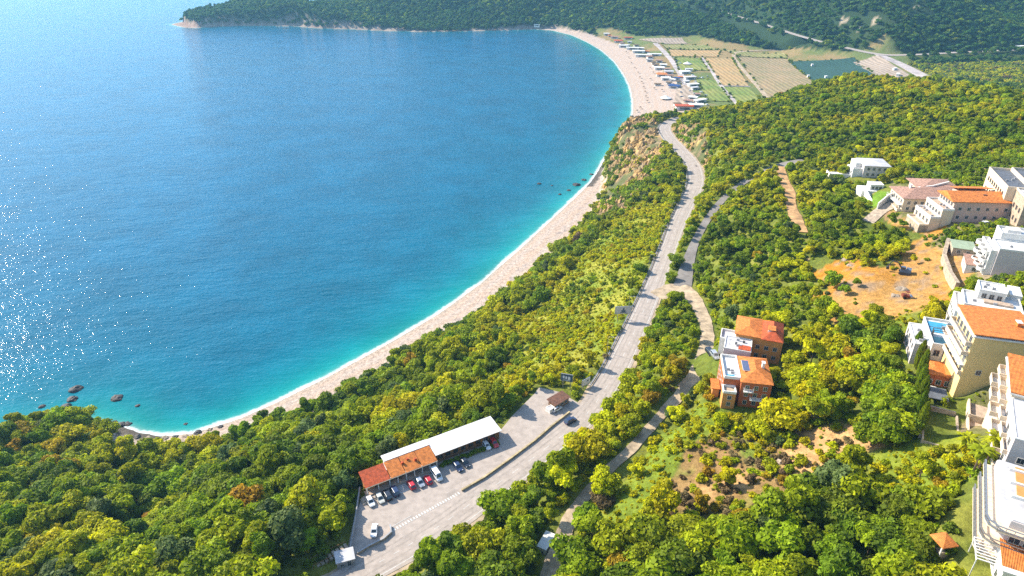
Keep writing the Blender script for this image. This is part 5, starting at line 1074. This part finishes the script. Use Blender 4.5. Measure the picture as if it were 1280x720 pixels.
for i, (a, b2) in enumerate(cl):
    q = hit(a, b2); pk = ['carwhite', 'silver', 'navy', 'carwhite', 'creamcar'][i % 5]
    car('suv', pk, q.x, q.y, q.z + .6, R(20 + 60 * (i % 3)), f"{ {'carwhite': 'white', 'silver': 'silver', 'navy': 'dark blue', 'creamcar': 'cream'}[pk]} car parked behind the far beach, {ords[i]} counting down the track", 'cars parked behind the far beach')
for i, (a, b2, w_, d_, yw) in enumerate([(1108, 98, 12, 5, 20), (1122, 95, 9, 4, 60), (1118, 88, 8, 3, 30), (1015, 83, 3, 3, 0), (1010, 97, 3, 3, 0), (1032, 98, 3, 3, 0)]):
    q = hit(a, b2); e = empty('site_cabin', q + Vector((0, 0, .4)), R(yw)); tag(e, ['red roofed cabin in the gravel yard by the valley road', 'white cabin at the lower edge of the gravel yard', 'narrow pale container in the gravel yard', 'small white pump house at the upper edge of the netted field', 'small white pump house at the left edge of the netted field', 'small white pump house at the lower edge of the netted field'][i], 'cabin', 'small cabins on the plain')
    MB().box(-w_ / 2, w_ / 2, -d_ / 2, d_ / 2, -2, 3).build('wall', 'white', e); MB().box(-w_ / 2 - .3, w_ / 2 + .3, -d_ / 2 - .3, d_ / 2 + .3, 3.01, 3.3).build('roof', 'red_tile' if i == 0 else 'white', e); MB().box(-.6, .6, -d_ / 2 - .05, -d_ / 2 - .005, 0, 2).build('door', 'dgrey', e)
# ------------------------------------------------------------------ vegetation sources
def ico(sub):
    import bmesh
    bm = bmesh.new(); bmesh.ops.create_icosphere(bm, subdivisions=sub, radius=1); v = np.array([q.co[:] for q in bm.verts]); f = [[w.index for w in q.verts] for q in bm.faces]; bm.free(); return v, f
ICO = {1: ico(1), 2: ico(2)}
def crown_mesh(name, seed, R_=3.4, base=1.6, top=7.2, lobes=9, leaves=1500, leaf=.42, flat=1., m_='mid', core=.74):
    g_ = np.random.default_rng(seed); V, Fc, T = [], [], []
    cz = (base + top) / 2; hz = (top - base) / 2; L = []
    for k in range(lobes):
        a = k * 2.4 + g_.uniform(-.5, .5); rr = R_ * .74 * math.sqrt((k + .3) / lobes) * g_.uniform(.75, 1.15); z_ = cz + hz * g_.uniform(-.55, .55) * (1 - .3 * rr / R_) + hz * .22 * (1 - rr / R_)
        L.append((rr * math.cos(a), rr * math.sin(a), z_, R_ * g_.uniform(.22, .50)))
    L.append((0, 0, cz, R_ * .55)); n0 = 0
    cv, cf = ICO[1] if leaves < 500 else ICO[2]
    for (x, y, z_, r) in L:
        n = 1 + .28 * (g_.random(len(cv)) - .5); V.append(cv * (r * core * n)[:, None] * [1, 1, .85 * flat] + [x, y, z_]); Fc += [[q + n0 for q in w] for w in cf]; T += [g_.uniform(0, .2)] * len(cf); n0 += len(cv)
    ws = np.array([l[3] ** 2 for l in L]); ws /= ws.sum(); tl = g_.uniform(-.28, .28, len(L))
    ks = g_.choice(len(L), leaves, p=ws)
    d = g_.normal(size=(leaves, 3)); d[:, 2] = np.abs(d[:, 2]) * 1.0 - .35 * g_.random(leaves); d /= np.linalg.norm(d, axis=1)[:, None]
    LL = np.array(L)[ks]; pos = LL[:, :3] + d * (LL[:, 3] * g_.uniform(.82, 1.16, leaves))[:, None] * [1, 1, .85 * flat]
    nn = d + g_.normal(size=(leaves, 3)) * .55; nn /= np.linalg.norm(nn, axis=1)[:, None]
    t1 = np.cross(nn, g_.normal(size=(leaves, 3))); t1 /= np.linalg.norm(t1, axis=1)[:, None]; t2 = np.cross(nn, t1)
    s = leaf * g_.uniform(.55, 1.3, leaves)[:, None]
    q = np.stack([pos - t1 * s - t2 * s * .5, pos + t1 * s * .3 - t2 * s * .75, pos + t1 * s + t2 * s * .4, pos - t1 * s * .2 + t2 * s * .8], 1).reshape(-1, 3)
    V.append(q); Fc += [[n0 + 4 * i, n0 + 4 * i + 1, n0 + 4 * i + 2, n0 + 4 * i + 3] for i in range(leaves)]; T += list(np.clip(.5 + tl[ks] + g_.uniform(-.3, .3, leaves), 0, 1))
    me = bpy.data.meshes.new(name); me.from_pydata(np.concatenate(V).tolist(), [], Fc); me.materials.append(LEAF[m_][0])
    a = me.attributes.new('tone', 'FLOAT', 'FACE'); a.data.foreach_set('value', np.array(T, np.float32)); return me
def trunk_mesh(seed, h=4.6, r=.2):
    g_ = random.Random(seed); m = MB(); lean = (g_.uniform(-.4, .4), g_.uniform(-.4, .4))
    m.tube([(0, 0, -1.5), (lean[0] * .3, lean[1] * .3, h * .35), (lean[0], lean[1], h)], r, r * .35, 7)
    for k in range(4):
        a = k * 1.6 + g_.random(); m.tube([(lean[0] * .3, lean[1] * .3, h * .35 + k * .2), (math.cos(a) * 1.0, math.sin(a) * 1.0, h * .6 + .1 * k), (math.cos(a) * 1.9, math.sin(a) * 1.9, h * .85)], r * .5, r * .2, 5)
    return m.mesh('trunk', 'bark')
SRC = bpy.data.collections.new('foliage_kinds')     # only feeds the forest scatter; not linked to the scene
CLS = ['dark', 'mid', 'olive', 'yellow', 'orange', 'grey', 'brown', 'far']; NV = 6
shapes = [dict(R_=3.5, base=1.4, top=7.0, lobes=9), dict(R_=3.0, base=1.2, top=8.2, lobes=10), dict(R_=3.9, base=1.2, top=6.4, lobes=12), dict(R_=3.2, base=1.0, top=7.2, lobes=8), dict(R_=2.5, base=1.0, top=8.6, lobes=7), dict(R_=4.3, base=1.3, top=6.9, lobes=14)]
CROWN = {}; TRUNK = [trunk_mesh(50 + v) for v in range(NV)]; idx = 0; SRCIDX = {}
def src(key, me_list):
    global idx
    for i, me in enumerate(me_list):
        o = bpy.data.objects.new(f'foliage_{idx:03d}', me); SRC.objects.link(o)
        SRCIDX[(key, i)] = idx; idx += 1
for c_ in CLS[:7]:
    CROWN[c_] = [crown_mesh('crown', 10 + v, leaves=1800, leaf=.36, m_=c_, **shapes[v]) for v in range(NV)]
    src(('tree', c_), CROWN[c_])
for c_ in ('far', 'dark', 'mid', 'olive', 'yellow'):
    src(('low', c_), [crown_mesh('crown', 30 + v, R_=5.2, base=.5, top=8.5, lobes=6, leaves=240, leaf=1.15, m_=c_) for v in range(3)])
for c_ in ('mid', 'olive', 'yellow', 'orange', 'grey', 'brown', 'dark'):
    src(('bush', c_), [crown_mesh('bush', 40 + v, R_=1.5, base=-.3, top=1.9, lobes=5, leaves=330, leaf=.24, m_=c_, core=.75) for v in range(3)])

# ------------------------------------------------------------------ where plants stand
rng = np.random.default_rng(11)
FOOTP = FOOT
def clear(x, y, z, h, rr):
    """True where a plant would neither stand on nor screen roads, yards and houses"""
    ok = np.ones(x.shape, bool); dist = np.hypot(x, y); s = h * .8 / (H - z)
    xs, ys = x * (1 + s), y * (1 + s)
    for k, (p, zz, ww) in RD.items():
        lo = p.min(0) - 30; hi = p.max(0) + 30; m = (x > lo[0]) & (x < hi[0]) & (y > lo[1]) & (y < hi[1])
        if not m.any(): continue
        pp = p[::2] if len(p) > 60 else p; wv = ww[::2] if len(p) > 60 else ww
        d0, (w0,) = dist_line(x[m], y[m], pp, [wv]); d1, (w1,) = dist_line(xs[m], ys[m], pp, [wv])
        q = .42 if k == 'side_road' else .45 if k in ('dirt_track', 'orange_track') else .6 if k == 'house_road' else 1.6 if k == 'hill_highway' else .9
        bad = (d0 < w0 / 2 + .8 + rr[m] * .55 * q) | (d1 < (w1 / 2 * (.72 if k == 'coast_road' else q) + rr[m] * (.1 if k == 'coast_road' else .35) * q - .3) * (1.5 if k == 'hill_highway' else 1))
        ok[m] &= ~bad
    m = (x > -70) & (x < 50) & (y > 80) & (y < 210)
    if m.any():
        for a, b2, e in ((x, y, 1.5), (xs, ys, .6)):
            dd = dist_line(a[m], b2[m], LOT + LOT[:1]); ins = inpoly(a[m], b2[m], LOT); t = ok[m]; t &= ~(ins | (dd < e + rr[m] * .4)); ok[m] = t
    for f_ in FOOTP:
        cx = sum(q[0] for q in f_) / 4; cy = sum(q[1] for q in f_) / 4; m = (np.hypot(x - cx, y - cy) < 50)
        if not m.any(): continue
        for a, b2 in ((x, y), (xs, ys)):
            t = ok[m]; t &= ~(inpoly(a[m], b2[m], f_) | (dist_line(a[m], b2[m], f_ + f_[:1]) < rr[m] * .5)); ok[m] = t
    return ok
def jgrid(x0, x1, y0, y1, s):
    gx, gy = np.meshgrid(np.arange(x0, x1, s), np.arange(y0, y1, s)); gx = gx.ravel(); gy = gy.ravel()
    return gx + rng.uniform(-.48, .48, gx.size) * s, gy + rng.uniform(-.48, .48, gx.size) * s
def classes(x, y, table):
    """table: list of (mask, weights over CLS)"""
    W_ = np.zeros((len(x), 8)); W_[:] = table[0][1]
    for m, w_ in table[1:]: W_[m] = w_
    n = fbm(x / 28, y / 28, 55, 3) ; n2 = fbm(x / 12, y / 12, 66, 2)
    W_[:, 4] *= np.exp(4 * n2) * .6
    cw = np.cumsum(W_[:, :4], 1); cw /= cw[:, -1:]
    t = fbm(x / 34, y / 34, 55, 3) * 1.9 + (rng.random(len(x)) - .5) * .62; t = np.argsort(np.argsort(t)) / max(1, len(t))
    k_ = (t[:, None] > cw).sum(1); k_ = np.minimum(k_, 3)
    odd = W_[:, 4:] / W_.sum(1)[:, None]; co = np.cumsum(odd, 1); r_ = rng.random(len(x))
    return np.where(r_ < co[:, -1], 4 + np.minimum((r_[:, None] > co).sum(1), 3), k_)
#            dark  mid  olive yellow orange grey brown far
W_MAIN = [.13, .34, .35, .20, .010, .03, .002, 0]; W_LEFT = [.20, .38, .30, .12, .016, .07, .003, 0]; W_RIGHT = [.09, .32, .40, .20, .02, .03, .01, 0]; W_MEAD = [.02, .10, .35, .75, .02, 0, 0, 0]
W_CLR = [.04, .16, .34, .20, .12, .04, .45, 0]; W_CLIFF = [.4, .3, .2, .03, 0, .15, .0, 0]; W_SCRUB = [.05, .22, .45, .30, .01, .25, .06, 0]; W_BLOCK = [.10, .38, .38, .18, .004, .03, 0, 0]
pts = []   # x, y, z, scale, kind key, class, variant
def scatter(x0, x1, y0, y1, s, what):
    x, y = jgrid(x0, x1, y0, y1, s)
    u = x / np.maximum(y * CP + 110 * SP, 1) * F; k = (np.abs(u) < 640 * 1.28 + 40); x, y = x[k], y[k]
    d, w = coast_d(x, y); k = d > w + 1.2; x, y, d, w = x[k], y[k], d[k], w[k]
    z = height(x, y)
    dirt = zone(Z_DIRT, x, y, 2); clr = zone(Z_CLEAR, x, y); mead = zone(Z_MEADOW, x, y); lawn = zone(Z_LAWN, x, y, .5); plain = zone(Z_PLAIN, x, y, 1); scrub = zone(Z_SCRUB, x, y, 2); cliff = zone(Z_CLIFF, x, y) | zone(Z_CUT, x, y, 1); vill = zone(Z_VILL, x, y, 2)
    r = rng.random(len(x)); n = fbm(x / 22, y / 22, 88, 3)
    block = (y > 185) & (x > 55) & (x < 330)
    if what == 'tree':
        keep = r < .93
        keep &= ~(mead & (r > .04 + .4 * np.clip(n, 0, 1))) & ~(clr & (r > .035)) & ~(dirt & (r > .02)) & ~lawn & ~(plain & (r > .008)) & ~scrub & ~(cliff & (r > .10)) & ~(vill & (r > .26))
        sc_ = (.50 + .75 * rng.random(len(x)) ** 1.3) * np.where(block, .74, 1.0) * np.where((x < -20) | (y < 150), 1.22, 1) * np.where(mead | clr | cliff | vill, .62, 1) * (1 + .25 * np.clip(fbm(x / 45, y / 45, 99, 2) * 2, -.8, .8))
        key = 'tree'; hh, rr = 7.0 * sc_, 3.2 * sc_
    elif what == 'bush':
        keep = (mead & (r < .62 + 2.4 * n)) | (clr & (r < .50 + n)) | (dirt & (r < .03 + .35 * np.clip(n, 0, 1))) | (cliff & (r < .20 + 1.8 * n)) | (vill & (r < .85)) | (plain & (r < .02)) | (~(mead | clr | dirt | lawn | plain | scrub | cliff | vill) & (r < .55))
        sc_ = rng.uniform(.45, 1.35, len(x)) * np.where(dirt, .6, 1) * np.where(cliff, 1.9, 1); key = 'bush'; hh, rr = 1.6 * sc_, 1.4 * sc_
    elif what == 'tuft':
        keep = (mead & (r < .8)) | (clr & (r < .35 + n)) | (vill & (r < .6)); sc_ = rng.uniform(.16, .42, len(x)); key = 'bush'; hh, rr = 1.2 * sc_, 1.2 * sc_
    elif what == 'scrub':
        keep = scrub & (r < .7); sc_ = rng.uniform(.8, 2.4, len(x)); key = 'bush'; hh, rr = 2 * sc_, 1.6 * sc_
    else:
        bare = np.zeros(len(x), bool)
        for (a, b2), q in BARE.items(): bare |= np.hypot(x - q.x, (y - q.y) * .6) < 20
        keep = ~plain & ~scrub & ~(bare & (r > .15)) & (r < .97); sc_ = rng.uniform(.7, 1.25, len(x)) * np.where(y > 1900, 1.5, 1); key = 'low'; hh, rr = 8 * sc_, 5 * sc_
    k = keep & clear(x, y, z, hh, rr); 
    if what == 'far': cls = np.where(rng.random(len(x)) < .9 - .5 * np.clip(fbm(x / 120, y / 120, 12, 3) * 2, -.3, 1), 7, rng.choice([0, 0, 1, 1], len(x))); cls = np.where((y < 1050) & (x > 550), rng.choice([7, 0, 0, 1], len(x)), cls)
    else: cls = classes(x, y, [(None, W_MAIN), (x < -20, W_LEFT), (x > 25, W_RIGHT), (block, W_BLOCK), (mead, W_MEAD), (clr, W_CLR), (cliff, W_CLIFF), (scrub, W_SCRUB)])
    nv = NV if key == 'tree' else 3; var = rng.integers(0, nv, len(x))
    if key == 'bush': cls = np.where(cls == 7, 1, cls)
    for i in np.nonzero(k)[0]: pts.append((x[i], y[i], z[i], sc_[i], key, CLS[cls[i]], int(var[i]), d[i]))
scatter(-430, 520, 70, 780, 4.4, 'tree')
scatter(-330, 420, 80, 420, 2.0, 'bush'); scatter(-330, 420, 420, 760, 2.4, 'bush')
scatter(400, 1500, 700, 1300, 3.6, 'scrub'); scatter(-40, 150, 90, 420, 1.25, 'tuft')
scatter(-1100, 1750, 790, 2700, 8.2, 'far')
# hand-set trees: autumn crowns and others that stand out in the photograph
def put(px, py, s, c_, key='tree'):
    q = hit(px, py + 8)
    for i_ in range(len(pts) - 1, -1, -1):
        if pts[i_][4] == 'tree' and math.hypot(pts[i_][0] - q.x, pts[i_][1] - q.y) < 2.6 * s and pts[i_][7] != 99: del pts[i_]
    if not clear(np.array([q.x]), np.array([q.y]), np.array([q.z]), np.array([5 * s]), np.array([2.4 * s]))[0]: return
    pts.append((q.x, q.y, q.z, s, key, c_, int(rnd.random() * (NV if key == 'tree' else 3)), 99))
for a in [(1110, 462, 1.0, 'orange'), (812, 497, .7, 'orange'), (829, 478, .6, 'orange'), (22, 562, 1.1, 'orange'), (70, 585, 1.3, 'orange'), (88, 590, 1.1, 'orange'), (60, 605, 1.0, 'orange'), (190, 660, 1.1, 'orange'), (1228, 648, .8, 'yellow'), (778, 705, .8, 'orange'), (770, 695, .7, 'yellow'), (905, 600, .8, 'yellow'), (875, 630, .7, 'orange'),
          (740, 556, .8, 'olive'), (575, 508, 1.6, 'olive'), (600, 505, 1.4, 'olive'), (505, 452, .9, 'dark'), (436, 484, 1.0, 'dark'), (480, 470, .9, 'dark'), (1030, 382, .9, 'mid'), (1040, 352, .8, 'mid'), (1055, 360, .6, 'mid'), (1070, 350, .5, 'mid'), (1060, 420, 1.1, 'dark'), (1075, 430, 1.1, 'dark'), (1195, 515, .8, 'mid'), (1120, 245, .5, 'mid')]: put(*a)
for px in range(1085, 1142, 9):
    for py in range(430, 560, 13): put(px + rnd.uniform(-4, 4), py + rnd.uniform(-4, 4), rnd.uniform(.95, 1.25), rnd.choice(['mid', 'dark', 'olive', 'mid']))
for k_ in range(19): hx, hy = rl(23.2 + k_ * 1.05, -5.9); pts.append((hx, hy, LOTZ, .72, 'bush', 'dark' if k_ % 3 else 'mid', k_ % 3, 99))
for (a_, b_e) in FEDGE:
    for k_ in range(int(np.hypot(*(b_e - a_)) / 4)):
        if rnd.random() < .35:
            q_ = a_ + (b_e - a_) * rnd.random(); s_ = rnd.uniform(.6, 1.9); pts.append((q_[0], q_[1], ground(q_[0], q_[1]) + .3, s_, 'bush', rnd.choice(['dark', 'mid', 'grey', 'olive']), int(rnd.random() * 3), 99))
print('plants', len(pts))

# ---- the 300 trees that show largest are objects of their own, the rest is one scattered mass
near = []
for i, q in enumerate(pts):
    if q[4] != 'tree' or q[1] > 330: continue
    px, py, dep = proj(q[0], q[1], q[2] + 4.5 * q[3])
    r_ = 3.5 * q[3] * F / dep
    if -r_ * .4 < px < 1280 + r_ * .4 and 0 < py < 720 + r_ * .5: near.append((r_, i, px, py))
near.sort(reverse=True); near = near[:300 - 14]; chosen = {t[1] for t in near}
ORD = ['first', 'second', 'third', 'fourth', 'fifth', 'sixth', 'seventh', 'eighth', 'ninth', 'tenth', 'eleventh', 'twelfth', 'thirteenth', 'fourteenth', 'fifteenth', 'sixteenth', 'seventeenth', 'eighteenth', 'nineteenth', 'twentieth'] + ['next'] * 40
def wood(px, py):
    if px < 200: return 'left corner wood'
    if px < 445: return 'wood left of the car park'
    if px < 700 - max(0, (650 - py)) * -.75: return 'wood between road and dirt track'
    if px < 960: return 'wood right of the dirt track'
    if py < 590: return 'grove beside the courtyard'
    return 'wood below the cream houses'
def band(py): return 'bottom edge' if py > 690 else 'lowest rows' if py > 650 else 'lower rows' if py > 610 else 'middle rows' if py > 565 else 'upper rows' if py > 520 else 'top rows'
gr = {}
for r_, i, px, py in near: gr.setdefault((wood(px, py), band(py), pts[i][5]), []).append((px, i, r_))
shp = ['rounded', 'tall', 'broad', 'bushy']
for (wd, bd, cl_), l in gr.items():
    l.sort()
    for j, (px, i, r_) in enumerate(l):
        x, y, z, s, key, c_, v, _d = pts[i]
        e = empty('broadleaf_tree', (x, y, z - .2), rnd.random() * 6.28); e.scale = (s, s, s * rnd.uniform(.78, 1.15))
        o = bpy.data.objects.new('crown', CROWN[c_][v]); COL.objects.link(o); o.parent = e
        o = bpy.data.objects.new('trunk', TRUNK[v]); COL.objects.link(o); o.parent = e
        if len(l) == 1: lab = f'only {LEAF[c_][1]} tree in the {bd} of the {wd}'
        else:
            pos = ORD[j] + ' from left'
            lab = f'{LEAF[c_][1]} tree, {pos}, {bd} of {wd}'
        tag(e, lab, 'tree', 'trees of the ' + wd)

def mass(name, label, cat, sel):
    n = len(sel); me = bpy.data.meshes.new(name); me.vertices.add(n)
    me.vertices.foreach_set('co', np.array([(q[0], q[1], q[2] - .25) for q in sel], np.float32).ravel())
    for an, ty, arr in (('kind_index', 'INT', [SRCIDX[((q[4], q[5]), q[6])] for q in sel]), ('size', 'FLOAT', [q[3] for q in sel]), ('turn', 'FLOAT', [rnd.random() * 6.28 for q in sel]), ('tall', 'FLOAT', [q[3] * rnd.uniform(.72, 1.22) for q in sel])):
        a = me.attributes.new(an, ty, 'POINT'); a.data.foreach_set('value', np.array(arr, np.int32 if ty == 'INT' else np.float32))
    o = bpy.data.objects.new(name, me); COL.objects.link(o); tag(o, label, cat, kind='stuff')
    ng = bpy.data.node_groups.new('scatter_' + name, 'GeometryNodeTree'); ng.interface.new_socket('Geometry', in_out='INPUT', socket_type='NodeSocketGeometry'); ng.interface.new_socket('Geometry', in_out='OUTPUT', socket_type='NodeSocketGeometry')
    N = ng.nodes; a = N.new('NodeGroupInput'); b = N.new('NodeGroupOutput'); ip = N.new('GeometryNodeInstanceOnPoints'); ci = N.new('GeometryNodeCollectionInfo')
    ci.inputs['Collection'].default_value = SRC; ci.inputs['Separate Children'].default_value = True; ci.inputs['Reset Children'].default_value = True
    def na(nm, ty): t = N.new('GeometryNodeInputNamedAttribute'); t.data_type = ty; t.inputs['Name'].default_value = nm; return t.outputs['Attribute']
    cx = N.new('ShaderNodeCombineXYZ'); ng.links.new(na('turn', 'FLOAT'), cx.inputs[2]); er = N.new('FunctionNodeEulerToRotation'); ng.links.new(cx.outputs[0], er.inputs[0])
    ng.links.new(a.outputs[0], ip.inputs['Points']); ng.links.new(ci.outputs[0], ip.inputs['Instance']); ip.inputs['Pick Instance'].default_value = True
    ng.links.new(na('kind_index', 'INT'), ip.inputs['Instance Index']); ng.links.new(er.outputs[0], ip.inputs['Rotation'])
    cs = N.new('ShaderNodeCombineXYZ'); sz = na('size', 'FLOAT'); [ng.links.new(sz, cs.inputs[k]) for k in range(2)]; ng.links.new(na('tall', 'FLOAT'), cs.inputs[2]); ng.links.new(cs.outputs[0], ip.inputs['Scale'])
    ng.links.new(ip.outputs[0], b.inputs[0]); md = o.modifiers.new('scatter', 'NODES'); md.node_group = ng
rest = [q for i, q in enumerate(pts) if i not in chosen]
# low kinds only have some colours
rest = [q if q[4] != 'low' or (('low', q[5]), q[6]) in SRCIDX else (*q[:5], 'dark', *q[6:]) for q in rest]
mass('forest', 'dense mixed green woodland covering the slopes above the near beach', 'forest', [q for q in rest if q[4] == 'tree'])
mass('undergrowth', 'low shrubs and brush filling meadow, clearing and cliff', 'undergrowth', [q for q in rest if q[4] == 'bush' and q[1] < 700])
mass('scrubland', 'low olive and brown scrub on the hill right of the valley road', 'scrub', [q for q in rest if q[4] == 'bush' and q[1] >= 700])
mass('far_woods', 'dark green woods on the headland and far hills', 'woods', [q for q in rest if q[4] == 'low'])

# ---- palms and cypresses
def palm(px, py, h, label):
    q = hit(px, py); e = empty('palm_tree', q, rnd.random() * 6); tag(e, label, 'palm', 'palms beside the cream houses')
    MB().tube([(0, 0, -1), (.15, 0, h * .5), (.1, .1, h)], .28, .18, 8).build('trunk', 'bark', e); g_ = random.Random(px); m = MB()
    for k_ in range(26):
        a = k_ * 2.4; up = g_.uniform(-.3, 1.1); L_ = g_.uniform(2.4, 3.2); prev = None; seg = 6
        for s_ in range(seg + 1):
            t = s_ / seg; rr_ = L_ * t * math.cos(up * (1 - .3 * t)); zz_ = h + L_ * t * math.sin(up) - 1.7 * t * t; c0 = Vector((.1 + math.cos(a) * rr_, .1 + math.sin(a) * rr_, zz_)); wd = .5 * math.sin(math.pi * min(1, t * .85 + .12)); sd = Vector((-math.sin(a), math.cos(a), 0)) * wd; dr = Vector((0, 0, -wd * .5))
            cur = (c0 - sd + dr, c0, c0 + sd + dr)
            if prev: m.add([*prev, *cur], [(0, 1, 4, 3), (1, 2, 5, 4)])
            prev = cur
    cr_ = m.build('crown', LEAF['olive'][0], e); a_ = cr_.data.attributes.new('tone', 'FLOAT', 'FACE'); a_.data.foreach_set('value', np.random.default_rng(px).uniform(.2, .9, len(cr_.data.polygons)).astype(np.float32))
for a in [(1213, 596, 7.5, 'tallest palm in front of the rounded balcony house'), (1232, 578, 7, 'palm nearest the grey end wall of the cream balcony house'), (1222, 588, 5.5, 'shortest palm between two taller palms'), (1203, 566, 4.5, 'small palm at the left of the palm group')]: palm(*a)
for i, (px, py, h) in enumerate([(1145, 452, 9), (1147, 468, 10), (1146, 484, 9), (1147, 500, 9.5), (1145, 516, 8.5), (1147, 532, 9), (1141, 436, 8)]):
    q = hit(px, py + 10); e = empty('cypress_tree', q, rnd.random() * 6); tag(e, f'dark columnar cypress, {ORD[i]} counting down the courtyard wall' if i < 6 else 'dark columnar cypress at the upper end of the row near the rooftop pool', 'cypress', 'cypresses along the courtyard wall')
    g_ = np.random.default_rng(i); n = 700; t = g_.random(n) ** .8; a = g_.random(n) * 6.283; rr_ = 1.15 * np.sin(np.pi * np.clip(t * .9 + .1, 0, 1)) ** .7 * g_.uniform(.8, 1.08, n); m = MB()
    for k_ in range(n):
        p0 = Vector((rr_[k_] * math.cos(a[k_]), rr_[k_] * math.sin(a[k_]), .4 + t[k_] * (h - .4))); o_ = Vector((math.cos(a[k_]), math.sin(a[k_]), .3)); sd = Vector((-math.sin(a[k_]), math.cos(a[k_]), 0)) * .22
        m.add([p0 - sd, p0 + sd, p0 + sd * .3 + Vector((0, 0, .7)) + o_ * .1, p0 - sd * .3 + Vector((0, 0, .7)) + o_ * .1], [(0, 1, 2, 3)])
    m.loft([[(math.cos(b2) * .95 * f_, math.sin(b2) * .95 * f_, z_) for b2 in [6.283 * w_ / 8 for w_ in range(8)]] for f_, z_ in ((.5, .4), (1, h * .35), (.8, h * .65), (.1, h * .98))])
    cr_ = m.build('crown', LEAF['dark'][0], e); a_ = cr_.data.attributes.new('tone', 'FLOAT', 'FACE'); a_.data.foreach_set('value', g_.uniform(.1, .9, len(cr_.data.polygons)).astype(np.float32)); MB().tube([(0, 0, -1), (0, 0, 1.2)], .2).build('trunk', 'bark', e)

# ------------------------------------------------------------------ light, sky, air
EL, AZ = 35, 61      # sun height; degrees left of the view direction
sl = bpy.data.lights.new('sun', 'SUN'); sl.energy = 4.8; sl.angle = R(.5); sl.color = (1, .92, .78); so_ = bpy.data.objects.new('sun', sl); COL.objects.link(so_)
dv_ = Vector((-math.sin(R(AZ)) * math.cos(R(EL)), math.cos(R(AZ)) * math.cos(R(EL)), math.sin(R(EL)))); so_.rotation_euler = dv_.to_track_quat('Z', 'Y').to_euler()
w = bpy.data.worlds.new('World'); sc.world = w; w.use_nodes = True; nt = w.node_tree; sk = nt.nodes.new('ShaderNodeTexSky'); sk.sky_type = 'NISHITA'; sk.sun_disc = False; sk.sun_elevation = R(EL); sk.sun_rotation = R(-AZ); sk.altitude = 100; sk.air_density = 1; sk.dust_density = .6; sk.ozone_density = 1.5
nt.links.new(sk.outputs[0], nt.nodes['Background'].inputs[0]); nt.nodes['Background'].inputs[1].default_value = .15
HAZE = True
if HAZE:
    hz = MB().box(-62000, 34000, -300, 32000, -32, 640)
    hm = bpy.data.materials.new('sea_haze'); hm.use_nodes = True; nt = hm.node_tree; nt.nodes.remove(nt.nodes['Principled BSDF']); pv = nt.nodes.new('ShaderNodeVolumePrincipled'); pv.inputs['Color'].default_value = (.28, .66, 1, 1); pv.inputs['Density'].default_value = .00010; pv.inputs['Anisotropy'].default_value = .25; nt.links.new(pv.outputs[0], nt.nodes['Material Output'].inputs['Volume'])
    o = hz.build('haze', hm); tag(o, 'thin blue sea haze over the bay', 'haze', kind='stuff')
sc.view_settings.view_transform = 'Standard'; sc.view_settings.look = 'None'; sc.view_settings.exposure = 1.12; sc.view_settings.gamma = 1
sc.render.engine = 'CYCLES'; sc.cycles.use_denoising = False; sc.cycles.max_bounces = 5; sc.cycles.diffuse_bounces = 2; sc.cycles.glossy_bounces = 2; sc.cycles.transmission_bounces = 2; sc.cycles.volume_bounces = 0; sc.cycles.sample_clamp_indirect = 4
